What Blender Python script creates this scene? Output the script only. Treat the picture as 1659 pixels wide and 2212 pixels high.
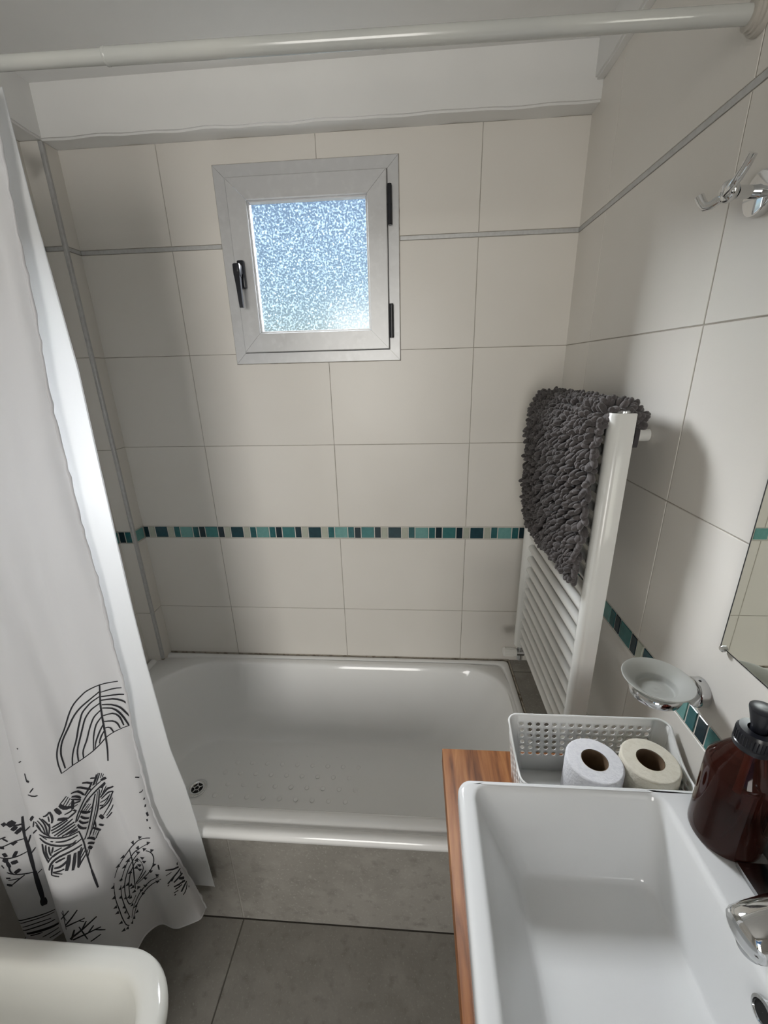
import bpy, bmesh, math, random
from mathutils import Vector, Matrix

for o in list(bpy.data.objects): bpy.data.objects.remove(o, do_unlink=True)
scene = bpy.context.scene
COL = scene.collection
random.seed(11)

# ------------------------------------------------------------------ camera
H = 1.48                                   # eye height; rel. heights below are measured from it
YAW, PITCH, ROLL = math.radians(-4.38641), math.radians(19.06195), math.radians(-1.42746)
fwd = Vector((math.sin(YAW)*math.cos(PITCH), math.cos(YAW)*math.cos(PITCH), -math.sin(PITCH)))
rgt = Vector((math.cos(YAW), -math.sin(YAW), 0)); up = rgt.cross(fwd)
r2 = rgt*math.cos(ROLL)+up*math.sin(ROLL); u2 = -rgt*math.sin(ROLL)+up*math.cos(ROLL)
cam_d = bpy.data.cameras.new('camera'); cam = bpy.data.objects.new('camera', cam_d); COL.objects.link(cam)
cam_d.sensor_fit = 'HORIZONTAL'; cam_d.sensor_width = 36; cam_d.lens = 899.087/1659*36
cam_d.clip_start = .01
cam.matrix_world = Matrix(((r2.x, u2.x, -fwd.x, 0), (r2.y, u2.y, -fwd.y, 0), (r2.z, u2.z, -fwd.z, H), (0, 0, 0, 1)))
scene.camera = cam

# ------------------------------------------------------------------ world, added outdoor lamp, fill lamp, exposure
world = bpy.data.worlds.new('sky'); scene.world = world; world.use_nodes = True
wn = world.node_tree.nodes; wl = world.node_tree.links
sky = wn.new('ShaderNodeTexSky'); sky.sky_type = 'NISHITA'; sky.sun_disc = False
sky.sun_elevation = math.radians(38); sky.sun_rotation = math.radians(35); sky.dust_density = .6; sky.air_density = 1.3; sky.ozone_density = 4
wl.new(sky.outputs[0], wn['Background'].inputs[0]); wn['Background'].inputs[1].default_value = SKY_STRENGTH = .064

def area(name, loc, target, sx, sy, power, color, spread=180):
    d = bpy.data.lights.new(name, 'AREA'); d.shape = 'RECTANGLE'; d.size = sx; d.size_y = sy
    d.energy = power; d.color = color; d.spread = math.radians(spread)
    o = bpy.data.objects.new(name, d); COL.objects.link(o); o.location = loc
    o.rotation_euler = (Vector(target)-Vector(loc)).to_track_quat('-Z', 'Y').to_euler(); return o
# added area light outside, above camera view, lighting the room through the frosted window
area('added_outdoor_lamp', (-.30, 3.4, H+2.25), (-.30, 0, H+1.9), 6.0, 2.1, 3500, (1.0, .972, .93))
# added fill lamp behind the camera, brightening the room through the wall opening
area('fill_behind_camera', (-.35, -2.7, 1.30), (-.35, 0, 1.30), 1.3, 1.7, 63, (1.0, .965, .91))
scene.view_settings.view_transform = 'Standard'; scene.view_settings.look = 'None'
scene.view_settings.exposure = 0; scene.view_settings.gamma = 1; scene.view_settings.use_curve_mapping = False
scene.cycles.use_adaptive_sampling = True; scene.cycles.adaptive_threshold = .05
scene.cycles.max_bounces = 7; scene.cycles.diffuse_bounces = 4; scene.cycles.transparent_max_bounces = 12
scene.cycles.sample_clamp_indirect = 4; scene.cycles.caustics_reflective = False

# ------------------------------------------------------------------ materials
def mat(name, col, rough=.5, metal=0., spec=.5, noise=None, bump=None, coat=0., transmission=0., rand=0., sheen=0., ior=1.5):
    m = bpy.data.materials.new(name); m.use_nodes = True; nt = m.node_tree; N = nt.nodes; L = nt.links
    b = N['Principled BSDF']; b.inputs['Base Color'].default_value = (*col, 1); b.inputs['Roughness'].default_value = rough
    b.inputs['Metallic'].default_value = metal; b.inputs['Specular IOR Level'].default_value = spec
    b.inputs['Coat Weight'].default_value = coat; b.inputs['Coat Roughness'].default_value = .05
    b.inputs['Transmission Weight'].default_value = transmission; b.inputs['IOR'].default_value = ior
    b.inputs['Sheen Weight'].default_value = sheen
    tc = N.new('ShaderNodeTexCoord')
    csock = None
    if noise:                                # list of (scale, detail, colour, low, high)
        for sc, det, c2, lo, hi in noise:
            t = N.new('ShaderNodeTexNoise'); t.inputs['Scale'].default_value = sc; t.inputs['Detail'].default_value = det
            L.new(tc.outputs['Object'], t.inputs['Vector'])
            r = N.new('ShaderNodeMapRange'); r.inputs[1].default_value = lo; r.inputs[2].default_value = hi
            L.new(t.outputs['Fac'], r.inputs[0])
            x = N.new('ShaderNodeMix'); x.data_type = 'RGBA'; L.new(r.outputs[0], x.inputs[0])
            if csock is None: x.inputs[6].default_value = (*col, 1)
            else: L.new(csock, x.inputs[6])
            x.inputs[7].default_value = (*c2, 1); csock = x.outputs[2]
    if rand:                                 # each piece a little lighter or darker
        oi = N.new('ShaderNodeObjectInfo'); r = N.new('ShaderNodeMapRange'); r.inputs[3].default_value = 1-rand; r.inputs[4].default_value = 1+rand
        L.new(oi.outputs['Random'], r.inputs[0]); v = N.new('ShaderNodeHueSaturation'); L.new(r.outputs[0], v.inputs['Value'])
        if csock is None: v.inputs['Color'].default_value = (*col, 1)
        else: L.new(csock, v.inputs['Color'])
        csock = v.outputs[0]
    if csock is not None: L.new(csock, b.inputs['Base Color'])
    if bump:
        sc, strength, dist = bump
        t = N.new('ShaderNodeTexNoise'); t.inputs['Scale'].default_value = sc; t.inputs['Detail'].default_value = 2
        L.new(tc.outputs['Object'], t.inputs['Vector']); bp = N.new('ShaderNodeBump'); bp.inputs['Strength'].default_value = strength
        bp.inputs['Distance'].default_value = dist; L.new(t.outputs['Fac'], bp.inputs['Height']); L.new(bp.outputs[0], b.inputs['Normal'])
    return m

M = {}
M['tile'] = mat('wall_tile_glaze', (.790, .762, .712), .36, spec=.5, noise=[(3.5, 2, (.755, .725, .672), .35, .75)], rand=.012)
M['grout'] = mat('grout', (.47, .44, .39), .9, noise=[(25, 3, (.34, .31, .27), .4, .7)])
M['mosaic_grout'] = mat('mosaic_grout', (.62, .60, .55), .85)
M['strip'] = mat('aluminium_strip', (.56, .565, .56), .42, metal=.35, noise=[(90, 2, (.50, .50, .50), .4, .7)])
M['paint'] = mat('ceiling_paint', (.83, .83, .815), .75, noise=[(6, 2, (.80, .80, .785), .4, .8)], bump=(40, .12, .003))
M['floor'] = mat('grey_stone_tile', (.315, .300, .272), .42, noise=[(3, 7, (.250, .237, .212), .36, .68), (11, 8, (.345, .330, .300), .50, .72), (40, 6, (.225, .213, .190), .54, .72), (160, 2, (.37, .355, .325), .58, .74)], bump=(110, .15, .002), rand=.04)
M['floor_grout'] = mat('floor_grout', (.12, .112, .098), .9)
M['apron_grout'] = mat('apron_grout', (.36, .34, .31), .9)
M['silicone'] = mat('mouldy_silicone', (.40, .36, .30), .7, noise=[(45, 4, (.16, .125, .09), .48, .66)])
M['enamel'] = mat('white_enamel', (.92, .925, .915), .10, spec=.55, coat=.3)
M['ceramic'] = mat('white_ceramic', (.82, .83, .83), .08, spec=.55, coat=.3)
M['ivory'] = mat('ivory_ceramic', (.80, .80, .75), .10, spec=.5, coat=.3)
M['alu'] = mat('grey_aluminium_paint', (.57, .575, .58), .38, metal=.25, noise=[(9, 5, (.48, .48, .48), .5, .85), (50, 4, (.60, .605, .61), .5, .7)], bump=(300, .04, .001))
M['black'] = mat('black_plastic', (.012, .013, .018), .28)
M['rubber'] = mat('black_gasket', (.02, .02, .02), .7)
M['chrome'] = mat('chrome', (.78, .79, .80), .06, metal=1)
M['dull_chrome'] = mat('dull_chrome', (.55, .56, .57), .22, metal=1)
M['dark'] = mat('dark_hole', (.008, .008, .008), .8)
M['radiator'] = mat('radiator_enamel', (.80, .80, .77), .22, coat=.2)
M['white_plastic'] = mat('white_plastic', (.90, .89, .85), .35)
M['basket'] = mat('basket_plastic', (.89, .895, .88), .33)
M['rod'] = mat('rod_enamel', (.56, .575, .555), .16, coat=.3, noise=[(7, 3, (.62, .63, .60), .4, .7)])
M['flange'] = mat('aged_plastic', (.52, .49, .44), .45)
M['wood'] = None
M['amber'] = mat('amber_plastic', (.105, .024, .016), .06, transmission=.80, ior=1.33)
M['soap'] = mat('dark_liquid_soap', (.030, .006, .005), .18)
M['tissue'] = mat('white_tissue', (.84, .84, .87), .95, bump=(260, .5, .002), noise=[(160, 2, (.78, .78, .82), .45, .7)])
M['cream_tissue'] = mat('cream_tissue', (.80, .755, .64), .95, bump=(260, .5, .002), noise=[(120, 2, (.75, .70, .58), .45, .7)])
M['card'] = mat('cardboard', (.19, .125, .075), .9, noise=[(50, 3, (.15, .095, .055), .4, .7)])
M['frost'] = mat('frosted_glass', (.72, .73, .69), .55, transmission=.55, ior=1.45)
M['mirror'] = mat('mirror_silver', (.86, .88, .82), .0, metal=1)
M['chenille'] = mat('chenille_yarn', (.098, .086, .085), .95, noise=[(120, 3, (.065, .057, .057), .4, .7)], bump=(900, .6, .002), rand=.18, sheen=.25)
M['mat_back'] = mat('mat_backing', (.05, .045, .048), .95)
M['ink'] = mat('black_print', (.018, .018, .024), .7)
M['navy'] = mat('mosaic_navy', (.008, .045, .060), .16, rand=.25, noise=[(70, 3, (.012, .060, .078), .4, .7)])
M['night'] = mat('mosaic_night', (.006, .026, .038), .16, rand=.2)
M['deep'] = mat('mosaic_deep_teal', (.016, .105, .115), .16, rand=.15, noise=[(70, 3, (.024, .130, .140), .4, .7)])
M['teal'] = mat('mosaic_teal', (.040, .170, .170), .16, rand=.12, noise=[(70, 3, (.050, .200, .200), .4, .7)])
M['light'] = mat('mosaic_light_teal', (.125, .305, .285), .16, rand=.1, noise=[(70, 3, (.155, .345, .330), .4, .7)])
M['pale'] = mat('mosaic_pale_green', (.43, .46, .38), .2, rand=.06, noise=[(40, 3, (.47, .49, .42), .4, .7)])

def wood_material():
    m = bpy.data.materials.new('oiled_red_wood'); m.use_nodes = True; N = m.node_tree.nodes; L = m.node_tree.links; b = N['Principled BSDF']
    tc = N.new('ShaderNodeTexCoord'); mp = N.new('ShaderNodeMapping'); mp.inputs['Scale'].default_value = (34, 2.6, 34)
    L.new(tc.outputs['Object'], mp.inputs['Vector'])
    n1 = N.new('ShaderNodeTexNoise'); n1.inputs['Scale'].default_value = 2.2; n1.inputs['Detail'].default_value = 8; n1.inputs['Distortion'].default_value = .6
    L.new(mp.outputs[0], n1.inputs['Vector'])
    cr = N.new('ShaderNodeValToRGB'); e = cr.color_ramp.elements; e[0].position = .32; e[0].color = (.12, .040, .012, 1); e[1].position = .70; e[1].color = (.42, .185, .065, 1)
    k = e.new(.5); k.color = (.285, .108, .034, 1); L.new(n1.outputs['Fac'], cr.inputs[0]); L.new(cr.outputs[0], b.inputs['Base Color'])
    b.inputs['Roughness'].default_value = .48; b.inputs['Specular IOR Level'].default_value = .3
    bp = N.new('ShaderNodeBump'); bp.inputs['Strength'].default_value = .15; bp.inputs['Distance'].default_value = .002; L.new(n1.outputs['Fac'], bp.inputs['Height']); L.new(bp.outputs[0], b.inputs['Normal'])
    return m
M['wood'] = wood_material()

def cloth_material(name, col, trans, tcol, rough, bumpscale):
    m = bpy.data.materials.new(name); m.use_nodes = True; N = m.node_tree.nodes; L = m.node_tree.links
    b = N['Principled BSDF']; b.inputs['Base Color'].default_value = (*col, 1); b.inputs['Roughness'].default_value = rough
    t = N.new('ShaderNodeBsdfTranslucent'); t.inputs['Color'].default_value = (*tcol, 1)
    x = N.new('ShaderNodeMixShader'); x.inputs[0].default_value = trans
    L.new(b.outputs[0], x.inputs[1]); L.new(t.outputs[0], x.inputs[2]); L.new(x.outputs[0], N['Material Output'].inputs['Surface'])
    tc = N.new('ShaderNodeTexCoord'); n = N.new('ShaderNodeTexNoise'); n.inputs['Scale'].default_value = bumpscale; n.inputs['Detail'].default_value = 5
    L.new(tc.outputs['Object'], n.inputs['Vector']); bp = N.new('ShaderNodeBump'); bp.inputs['Strength'].default_value = .25; bp.inputs['Distance'].default_value = .006
    L.new(n.outputs['Fac'], bp.inputs['Height']); L.new(bp.outputs[0], b.inputs['Normal']); L.new(bp.outputs[0], t.inputs['Normal'])
    return m
M['cloth'] = cloth_material('white_polyester_cloth', (.90, .90, .915), .38, (.90, .905, .93), .6, 14)
M['liner'] = cloth_material('white_vinyl_liner', (.86, .875, .89), .45, (.88, .90, .92), .35, 9)

def pane_material():
    """pebbled privacy glass: mostly clear to the sky, with lens-like grains that scatter the daylight"""
    m = bpy.data.materials.new('pebbled_privacy_glass'); m.use_nodes = True; N = m.node_tree.nodes; L = m.node_tree.links
    N.remove(N['Principled BSDF'])
    tr = N.new('ShaderNodeBsdfTransparent'); tr.inputs['Color'].default_value = (.93, .96, 1, 1)
    tl = N.new('ShaderNodeBsdfTranslucent'); tl.inputs['Color'].default_value = (.62, .84, 1, 1)
    gl = N.new('ShaderNodeBsdfGlossy'); gl.inputs['Roughness'].default_value = .15
    tc = N.new('ShaderNodeTexCoord')
    v = N.new('ShaderNodeTexNoise'); v.inputs['Scale'].default_value = 190; v.inputs['Detail'].default_value = 3; L.new(tc.outputs['Object'], v.inputs['Vector'])
    r = N.new('ShaderNodeMapRange'); r.inputs[1].default_value = .50; r.inputs[2].default_value = .74; r.inputs[3].default_value = .004; r.inputs[4].default_value = PANE_SCATTER
    L.new(v.outputs['Fac'], r.inputs[0])
    x = N.new('ShaderNodeMixShader'); L.new(r.outputs[0], x.inputs[0]); L.new(tr.outputs[0], x.inputs[1]); L.new(tl.outputs[0], x.inputs[2])
    y = N.new('ShaderNodeMixShader'); y.inputs[0].default_value = .04; L.new(x.outputs[0], y.inputs[1]); L.new(gl.outputs[0], y.inputs[2])
    L.new(y.outputs[0], N['Material Output'].inputs['Surface'])
    return m
PANE_SCATTER = .085
M['pane'] = pane_material()

# ------------------------------------------------------------------ mesh helpers
class MB:
    """collects shapes; build() links them as one mesh object"""
    def __init__(s): s.bm = bmesh.new()
    def box(s, x0, x1, y0, y1, z0, z1, bev=0, seg=2):
        t = bmesh.new(); bmesh.ops.create_cube(t, size=1)
        for v in t.verts: v.co = Vector((x0+(v.co.x+.5)*(x1-x0), y0+(v.co.y+.5)*(y1-y0), z0+(v.co.z+.5)*(z1-z0)))
        if bev: bmesh.ops.bevel(t, geom=t.edges[:], offset=bev, segments=seg, profile=.5, affect='EDGES')
        s.add(t); return s
    def add(s, t):
        me = bpy.data.meshes.new('tmp'); t.to_mesh(me); t.free(); s.bm.from_mesh(me); bpy.data.meshes.remove(me)
    def raw(s, vs, fs):
        vv = [s.bm.verts.new(v) for v in vs]
        for f in fs:
            try: s.bm.faces.new([vv[i] for i in f])
            except ValueError: pass
        return s
    def loops(s, loops, close=True, cap0=False, cap1=False):
        n = len(loops[0]); vs = []; fs = []
        for l in loops: vs += l
        for a in range(len(loops)-1):
            for i in range(n if close else n-1):
                j = (i+1) % n; fs.append((a*n+i, a*n+j, (a+1)*n+j, (a+1)*n+i))
        if cap0: fs.append(tuple(range(n-1, -1, -1)))
        if cap1: fs.append(tuple((len(loops)-1)*n+i for i in range(n)))
        return s.raw(vs, fs)
    def lathe(s, prof, c=(0, 0, 0), seg=32, axis=(0, 0, 1), cap0=False, cap1=False):
        q = Vector((0, 0, 1)).rotation_difference(Vector(axis).normalized()); c = Vector(c)
        L = [[c+q @ Vector((r*math.cos(2*math.pi*k/seg), r*math.sin(2*math.pi*k/seg), h)) for k in range(seg)] for r, h in prof]
        return s.loops(L, True, cap0, cap1)
    def cyl(s, p0, p1, r, seg=16, r1=None):
        p0 = Vector(p0); p1 = Vector(p1); d = p1-p0
        return s.lathe([(r, 0), (r if r1 is None else r1, d.length)], p0, seg, d, True, True)
    def tube(s, pts, r, seg=8, cap=True):
        pts = [Vector(p) for p in pts]; L = []; nrm = None
        for i, p in enumerate(pts):
            t = (pts[min(i+1, len(pts)-1)]-pts[max(i-1, 0)]).normalized()
            if nrm is None: nrm = t.orthogonal().normalized()
            nrm = (nrm-t*nrm.dot(t)).normalized(); b = t.cross(nrm); rr = r[i] if isinstance(r, (list, tuple)) else r
            L.append([p+(nrm*math.cos(2*math.pi*k/seg)+b*math.sin(2*math.pi*k/seg))*rr for k in range(seg)])
        return s.loops(L, True, cap, cap)
    def torus(s, c, R, r, axis=(0, 0, 1), seg=32, sub=10):
        q = Vector((0, 0, 1)).rotation_difference(Vector(axis).normalized()); L = []
        for k in range(seg+1):
            a = 2*math.pi*k/seg
            L.append([Vector(c)+q @ Vector(((R+r*math.cos(2*math.pi*j/sub))*math.cos(a), (R+r*math.cos(2*math.pi*j/sub))*math.sin(a), r*math.sin(2*math.pi*j/sub))) for j in range(sub)])
        return s.loops(L)
    def mesh(s, name, m, smooth=None, fix=True):
        bmesh.ops.remove_doubles(s.bm, verts=s.bm.verts[:], dist=1e-6)
        if fix: bmesh.ops.recalc_face_normals(s.bm, faces=s.bm.faces[:])
        me = bpy.data.meshes.new(name); s.bm.to_mesh(me); s.bm.free(); me.materials.append(m)
        if smooth is not None:
            me.polygons.foreach_set('use_smooth', [True]*len(me.polygons)); me.set_sharp_from_angle(angle=math.radians(smooth))
        return me
    def build(s, name, m, parent=None, smooth=None, fix=True):
        return link(name, s.mesh(name, m, smooth, fix), parent)
def link(name, me, parent=None, loc=None):
    o = bpy.data.objects.new(name, me); COL.objects.link(o)
    if parent is not None:
        o.parent = parent
        if loc is None: o.location = (-parent.location[0], -parent.location[1], -parent.location[2]) if parent.type == 'EMPTY' else (0, 0, 0)
    if loc is not None: o.location = loc
    return o
def tag(o, label, cat, group=None):
    o['label'] = label; o['category'] = cat
    if group: o['group'] = group
    return o
def thing(name, label, cat, loc=(0, 0, 0), group=None):
    e = bpy.data.objects.new(name, None); COL.objects.link(e); e.location = loc; e.empty_display_size = .05
    return tag(e, label, cat, group)
def struct(o, label=None):
    o['kind'] = 'structure'
    if label: o['label'] = label
    return o
def Z(r): return r+H
def rrect(x0, x1, y0, y1, r, z, n=10, m=10, f=None):
    """rounded rectangle loop with a fixed number of points; r = one radius or four (x1y1, x0y1, x0y0, x1y0)"""
    R = r if isinstance(r, (list, tuple)) else (r,)*4; R = [min(q, .49*(x1-x0), .49*(y1-y0)) for q in R]; pts = []
    cs = [(x1, y1, -1, -1, 0, R[0]), (x0, y1, 1, -1, 90, R[1]), (x0, y0, 1, 1, 180, R[2]), (x1, y0, -1, 1, 270, R[3])]
    arcs = []
    for cx, cy, sx, sy, a0, rr in cs:
        arcs.append([(cx+sx*rr+rr*math.cos(math.radians(a0+90*k/n)), cy+sy*rr+rr*math.sin(math.radians(a0+90*k/n))) for k in range(n+1)])
    for i in range(4):
        A = arcs[i]; B = arcs[(i+1) % 4]; pts += A
        for k in range(1, m): pts.append((A[-1][0]+(B[0][0]-A[-1][0])*k/m, A[-1][1]+(B[0][1]-A[-1][1])*k/m))
    if f: return [Vector(f(x, y, z)) for x, y in pts]
    return [Vector((x, y, z)) for x, y in pts]

# ------------------------------------------------------------------ the room
W, XL, YB, YN = .4623, -1.083, 1.4, -1.25            # right wall, left wall, back wall, wall behind the camera
XP, YP = -1.02, 1.343                                 # tiled pillar in the back left corner
ZC = 2.215                                            # ceiling
ZT = .613                                             # top of the tiling (relative)
ZR = -1.104                                           # bath rim (relative)
G = .00105                                            # half joint
def pl_back(u, v, d): return (u, YB-d, Z(v))
def pl_right(u, v, d): return (W-d, u, Z(v))
def pl_left(u, v, d): return (XL+d, u, Z(v))
def pl_pf(u, v, d): return (u, YP-d, Z(v))
def pl_ps(u, v, d): return (XP+d, u, Z(v))
YA = .715
def pl_apron(u, v, d): return (u, YA-d, Z(v))
def pl_floor(u, v, d): return (u, v, d)
def pl_ledge(u, v, d): return (u, v, Z(ZR)-.002+d)

def piece(pl, u0, u1, v0, v1, m, parent, name, hole=None, g=G, d0=-.004, ch=.0008, proud=0.):
    """one tile: chamfered front, its joint left open; `hole` = rectangle cut out of it"""
    u0 += g; u1 -= g; v0 += g; v1 -= g
    if u1-u0 < .002 or v1-v0 < .002: return None
    b = MB()
    if hole and hole[0] < u1 and hole[1] > u0 and hole[2] < v1 and hole[3] > v0:
        a0, a1, c0, c1 = max(hole[0], u0), min(hole[1], u1), max(hole[2], v0), min(hole[3], v1)
        us = [u0, a0, a1, u1]; vs = [v0, c0, c1, v1]
        for i in range(3):
            for j in range(3):
                if (i == 1 and j == 1) or us[i+1]-us[i] < .001 or vs[j+1]-vs[j] < .001: continue
                q = [(us[i], vs[j]), (us[i+1], vs[j]), (us[i+1], vs[j+1]), (us[i], vs[j+1])]
                b.raw([pl(x, y, d0) for x, y in q]+[pl(x, y, proud) for x, y in q], [(3, 2, 1, 0), (4, 5, 6, 7), (0, 1, 5, 4), (1, 2, 6, 5), (2, 3, 7, 6), (3, 0, 4, 7)])
    else:
        q = [(u0, v0), (u1, v0), (u1, v1), (u0, v1)]; k = [(u0+ch, v0+ch), (u1-ch, v0+ch), (u1-ch, v1-ch), (u0+ch, v1-ch)]
        b.raw([pl(x, y, d0) for x, y in q]+[pl(x, y, proud-ch) for x, y in q]+[pl(x, y, proud) for x, y in k],
              [(0, 1, 5, 4), (1, 2, 6, 5), (2, 3, 7, 6), (3, 0, 4, 7), (4, 5, 9, 8), (5, 6, 10, 9), (6, 7, 11, 10), (7, 4, 8, 11), (8, 9, 10, 11)])
    return b.build(name, m, parent)

ROWS = [(.3605, ZT), (.0533, .3485), (-.2427, .0533), (-.5415, -.2427), (-.886, -.5885), (-1.184, -.886), (-1.4795, -1.184)]
STRIP = (.3485, .3605); MOS = (-.5885, -.5415)
WIN = (-.572, -.043, .0225, .5535)                    # window outer frame

def slab(name, boxes, m):
    b = MB()
    for q in boxes: b.box(*q)
    return b.build(name, m)
g0 = .0016                                            # grout lies this far behind the tile faces
hx0, hx1, hz0, hz1 = -.556, -.059, Z(.038), Z(.538)
wall_back = struct(slab('wall_back', [(XL-.1, hx0, YB+g0, YB+.10, 0, ZC+.05), (hx1, W+.1, YB+g0, YB+.10, 0, ZC+.05), (hx0, hx1, YB+g0, YB+.10, 0, hz0), (hx0, hx1, YB+g0, YB+.10, hz1, ZC+.05)], M['grout']))
wall_right = struct(slab('wall_right', [(W+g0, W+.10, YN-.1, YB+.1, 0, ZC+.05)], M['grout']))
wall_left = struct(slab('wall_left', [(XL-.10, XL-g0, YN-.1, YB+.1, 0, ZC+.05)], M['grout']))
wall_pillar = struct(slab('wall_pillar', [(XL-.002, XP-g0, YP+g0, YB+.002, .3, Z(ZT))], M['grout']))
wall_near = struct(slab('wall_near', [(XL-.1, -.75, YN-.1, YN, 0, ZC+.05), (.05, W+.1, YN-.1, YN, 0, ZC+.05), (-.75, .05, YN-.1, YN, 2.03, ZC+.05)], M['tile']))  # opening added so that the fill lamp behind it reaches the room
floor = struct(slab('floor', [(XL-.1, W+.1, YN-.1, YB+.1, -.06, -g0)], M['floor_grout']))
ceiling = struct(slab('ceiling', [(XL-.1, W+.1, YN-.1, YB+.1, ZC, ZC+.08)], M['paint']))
# plastered beams under the ceiling, along the back, left and right walls
def rough_beam(name, x0, x1, y0, y1, z0, z1, amp=.0022):
    b = MB(); t = bmesh.new(); bmesh.ops.create_cube(t, size=1)
    for v in t.verts: v.co = Vector((x0+(v.co.x+.5)*(x1-x0), y0+(v.co.y+.5)*(y1-y0), z0+(v.co.z+.5)*(z1-z0)))
    ed = [e for e in t.edges if e.calc_length() > .4]
    bmesh.ops.subdivide_edges(t, edges=ed, cuts=46, use_grid_fill=True)
    bmesh.ops.bevel(t, geom=[e for e in t.edges if abs(e.verts[0].co.z-z0) < 1e-5 and abs(e.verts[1].co.z-z0) < 1e-5 and len(e.link_faces) == 2 and e.calc_face_angle(0) > 1], offset=.005, segments=2, affect='EDGES')
    for v in t.verts:
        if v.co.z < z0+.012: v.co.z += amp*math.sin(v.co.x*31+v.co.y*23)*math.sin(v.co.x*11+v.co.y*47+1); v.co.y += amp*.5*math.sin(v.co.x*37); v.co.x += amp*.5*math.sin(v.co.y*41)
    b.add(t); return struct(b.build(name, M['paint'], smooth=40))
rough_beam('trim_1', XL-.01, W+.01, 1.345, YB+.01, Z(ZT), ZC+.01)
rough_beam('trim_2', XL-.01, -1.017, YN, 1.36, Z(ZT)+.001, ZC+.01)
rough_beam('trim_3', .443, W+.01, YN, 1.36, Z(.655), ZC+.01)

# wall tiles, every one its own piece
def grid(pl, parent, us, rows, hole=None, name='wall_tile'):
    for (v0, v1) in rows:
        for a, c in zip(us[:-1], us[1:]):
            if hole and hole[0] <= a and hole[1] >= c and hole[2] <= v0 and hole[3] >= v1: continue
            piece(pl, a, c, v0, v1, M['tile'], parent, name, hole)
cb = .456
bx = [XP-.003, -.7287, -.2717, .1834, W+.0025]
brows = [r for r in ROWS if r[0] > -1.0]+[(-1.125, -.886)]
WH = (WIN[0]-.0015, WIN[1]+.0015, WIN[2]-.0015, WIN[3]+.0015)
grid(pl_back, wall_back, bx, brows, WH)
ry = [1.4025, 1.223, .7615, .30, -.16, -.62, -1.08, YN]; ry = ry[::-1]
rrows = [(.3605, .6555)]+ROWS[1:]
grid(pl_right, wall_right, ry, rrows)
ly = [YN, -.90, -.44, .02, .48, .94, YP+.0025]
grid(pl_left, wall_left, ly, ROWS)
grid(pl_pf, wall_pillar, [XL-.0025, XP-.009], brows)
grid(pl_ps, wall_pillar, [YP+.009, YB+.0025], brows)
for pl, par, a, c in [(pl_right, wall_right, YN, YB), (pl_left, wall_left, YN, YP), (pl_pf, wall_pillar, XL, XP-.008), (pl_ps, wall_pillar, YP+.008, YB), (pl_back, wall_back, XP, WH[0]), (pl_back, wall_back, WH[1], W)]:
    piece(pl, a, c, STRIP[0], STRIP[1], M['strip'], par, 'metal_strip', g=.0006, proud=.0006)
# corner profile of the pillar
MB().box(XP-.011, XP+.0012, YP-.0012, YP+.011, Z(-1.10), Z(ZT)-.001, .003, 3).build('corner_profile', M['strip'], wall_pillar, 40)

# mosaic border: nine pieces to a repeat
PER = .2937; SQ, NR, GP = .0456, .0210, .0034
SEQ = [('navy', SQ), ('pale', NR), ('deep', NR), ('light', SQ), ('deep', NR), ('night', NR), ('teal', SQ), ('night', NR), ('pale', NR)]
def mosaic(pl, parent, start, lo, hi, sgn):
    """pieces laid from `start` (edge of a navy square) along sgn*u; cut at lo and hi"""
    piece(pl, lo, hi, MOS[0], MOS[1], M['mosaic_grout'], parent, 'mosaic_bed', g=0, proud=-.0012, ch=.0001)
    k0 = -9*7; off = -7*PER; i = k0
    while off < 7*PER:
        nm, w = SEQ[i % 9]
        a, c = start+sgn*off, start+sgn*(off+w); a, c = min(a, c), max(a, c)
        a, c = max(a, lo), min(c, hi)
        if c-a > .004:
            j = random.uniform(-.0006, .0006)
            piece(pl, a, c, MOS[0]+.003+j, MOS[1]-.003+j, M[nm], parent, 'mosaic_tile', g=0, ch=.0012, proud=.0003+random.uniform(0, .0006))
        off += w+GP; i += 1
        if i % 9 == 0: off = ((i-k0)//9-7)*PER
mosaic(pl_back, wall_back, -.9743, XP+.001, W-.001, 1)
mosaic(pl_right, wall_right, .736, -.5, YB-.001, -1)
mosaic(pl_ps, wall_pillar, 1.2522, YP+.010, YB-.001, 1)
mosaic(pl_pf, wall_pillar, -.8872, XL+.001, XP-.010, -1)
mosaic(pl_left, wall_left, YP+.10, .55, YP-.001, -1)

# floor and bath apron tiles
fx = [XL, -.486, .114, W]; fy = [YN, -.485, .115, YA]
for a, c in zip(fx[:-1], fx[1:]):
    for e, f in zip(fy[:-1], fy[1:]): piece(pl_floor, a, c, e, f, M['floor'], floor, 'floor_tile', g=.0018)
wall_apron = struct(slab('wall_apron', [(XL, W, YA+g0, YA+.05, 0, Z(ZR)-.012)], M['apron_grout']))
wall_ledge = struct(slab('wall_ledge', [(.3745, W, YA+.0505, YB, 0, Z(ZR)-.0035)], M['floor_grout']))
for a, c in zip(fx[:-1], fx[1:]): piece(pl_apron, a, c, -H+.002, ZR-.012 if c < .4 else ZR-.004, M['floor'], wall_apron, 'apron_tile', g=.0018)
for e, f in zip([YA, .73, 1.331], [.73, 1.331, YB]): piece(pl_ledge, .3765, W, e, f, M['floor'], wall_ledge, 'ledge_tile', g=.0016)
MB().box(.3715, .377, YA, YB-.001, Z(ZR)-.02, Z(ZR)-.0025, .001).box(XP, .375, YB-.0028, YB-.0005, Z(ZR)-.01, Z(ZR)+.0005, .0006).build('silicone_joint', M['silicone'], wall_apron)

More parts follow.
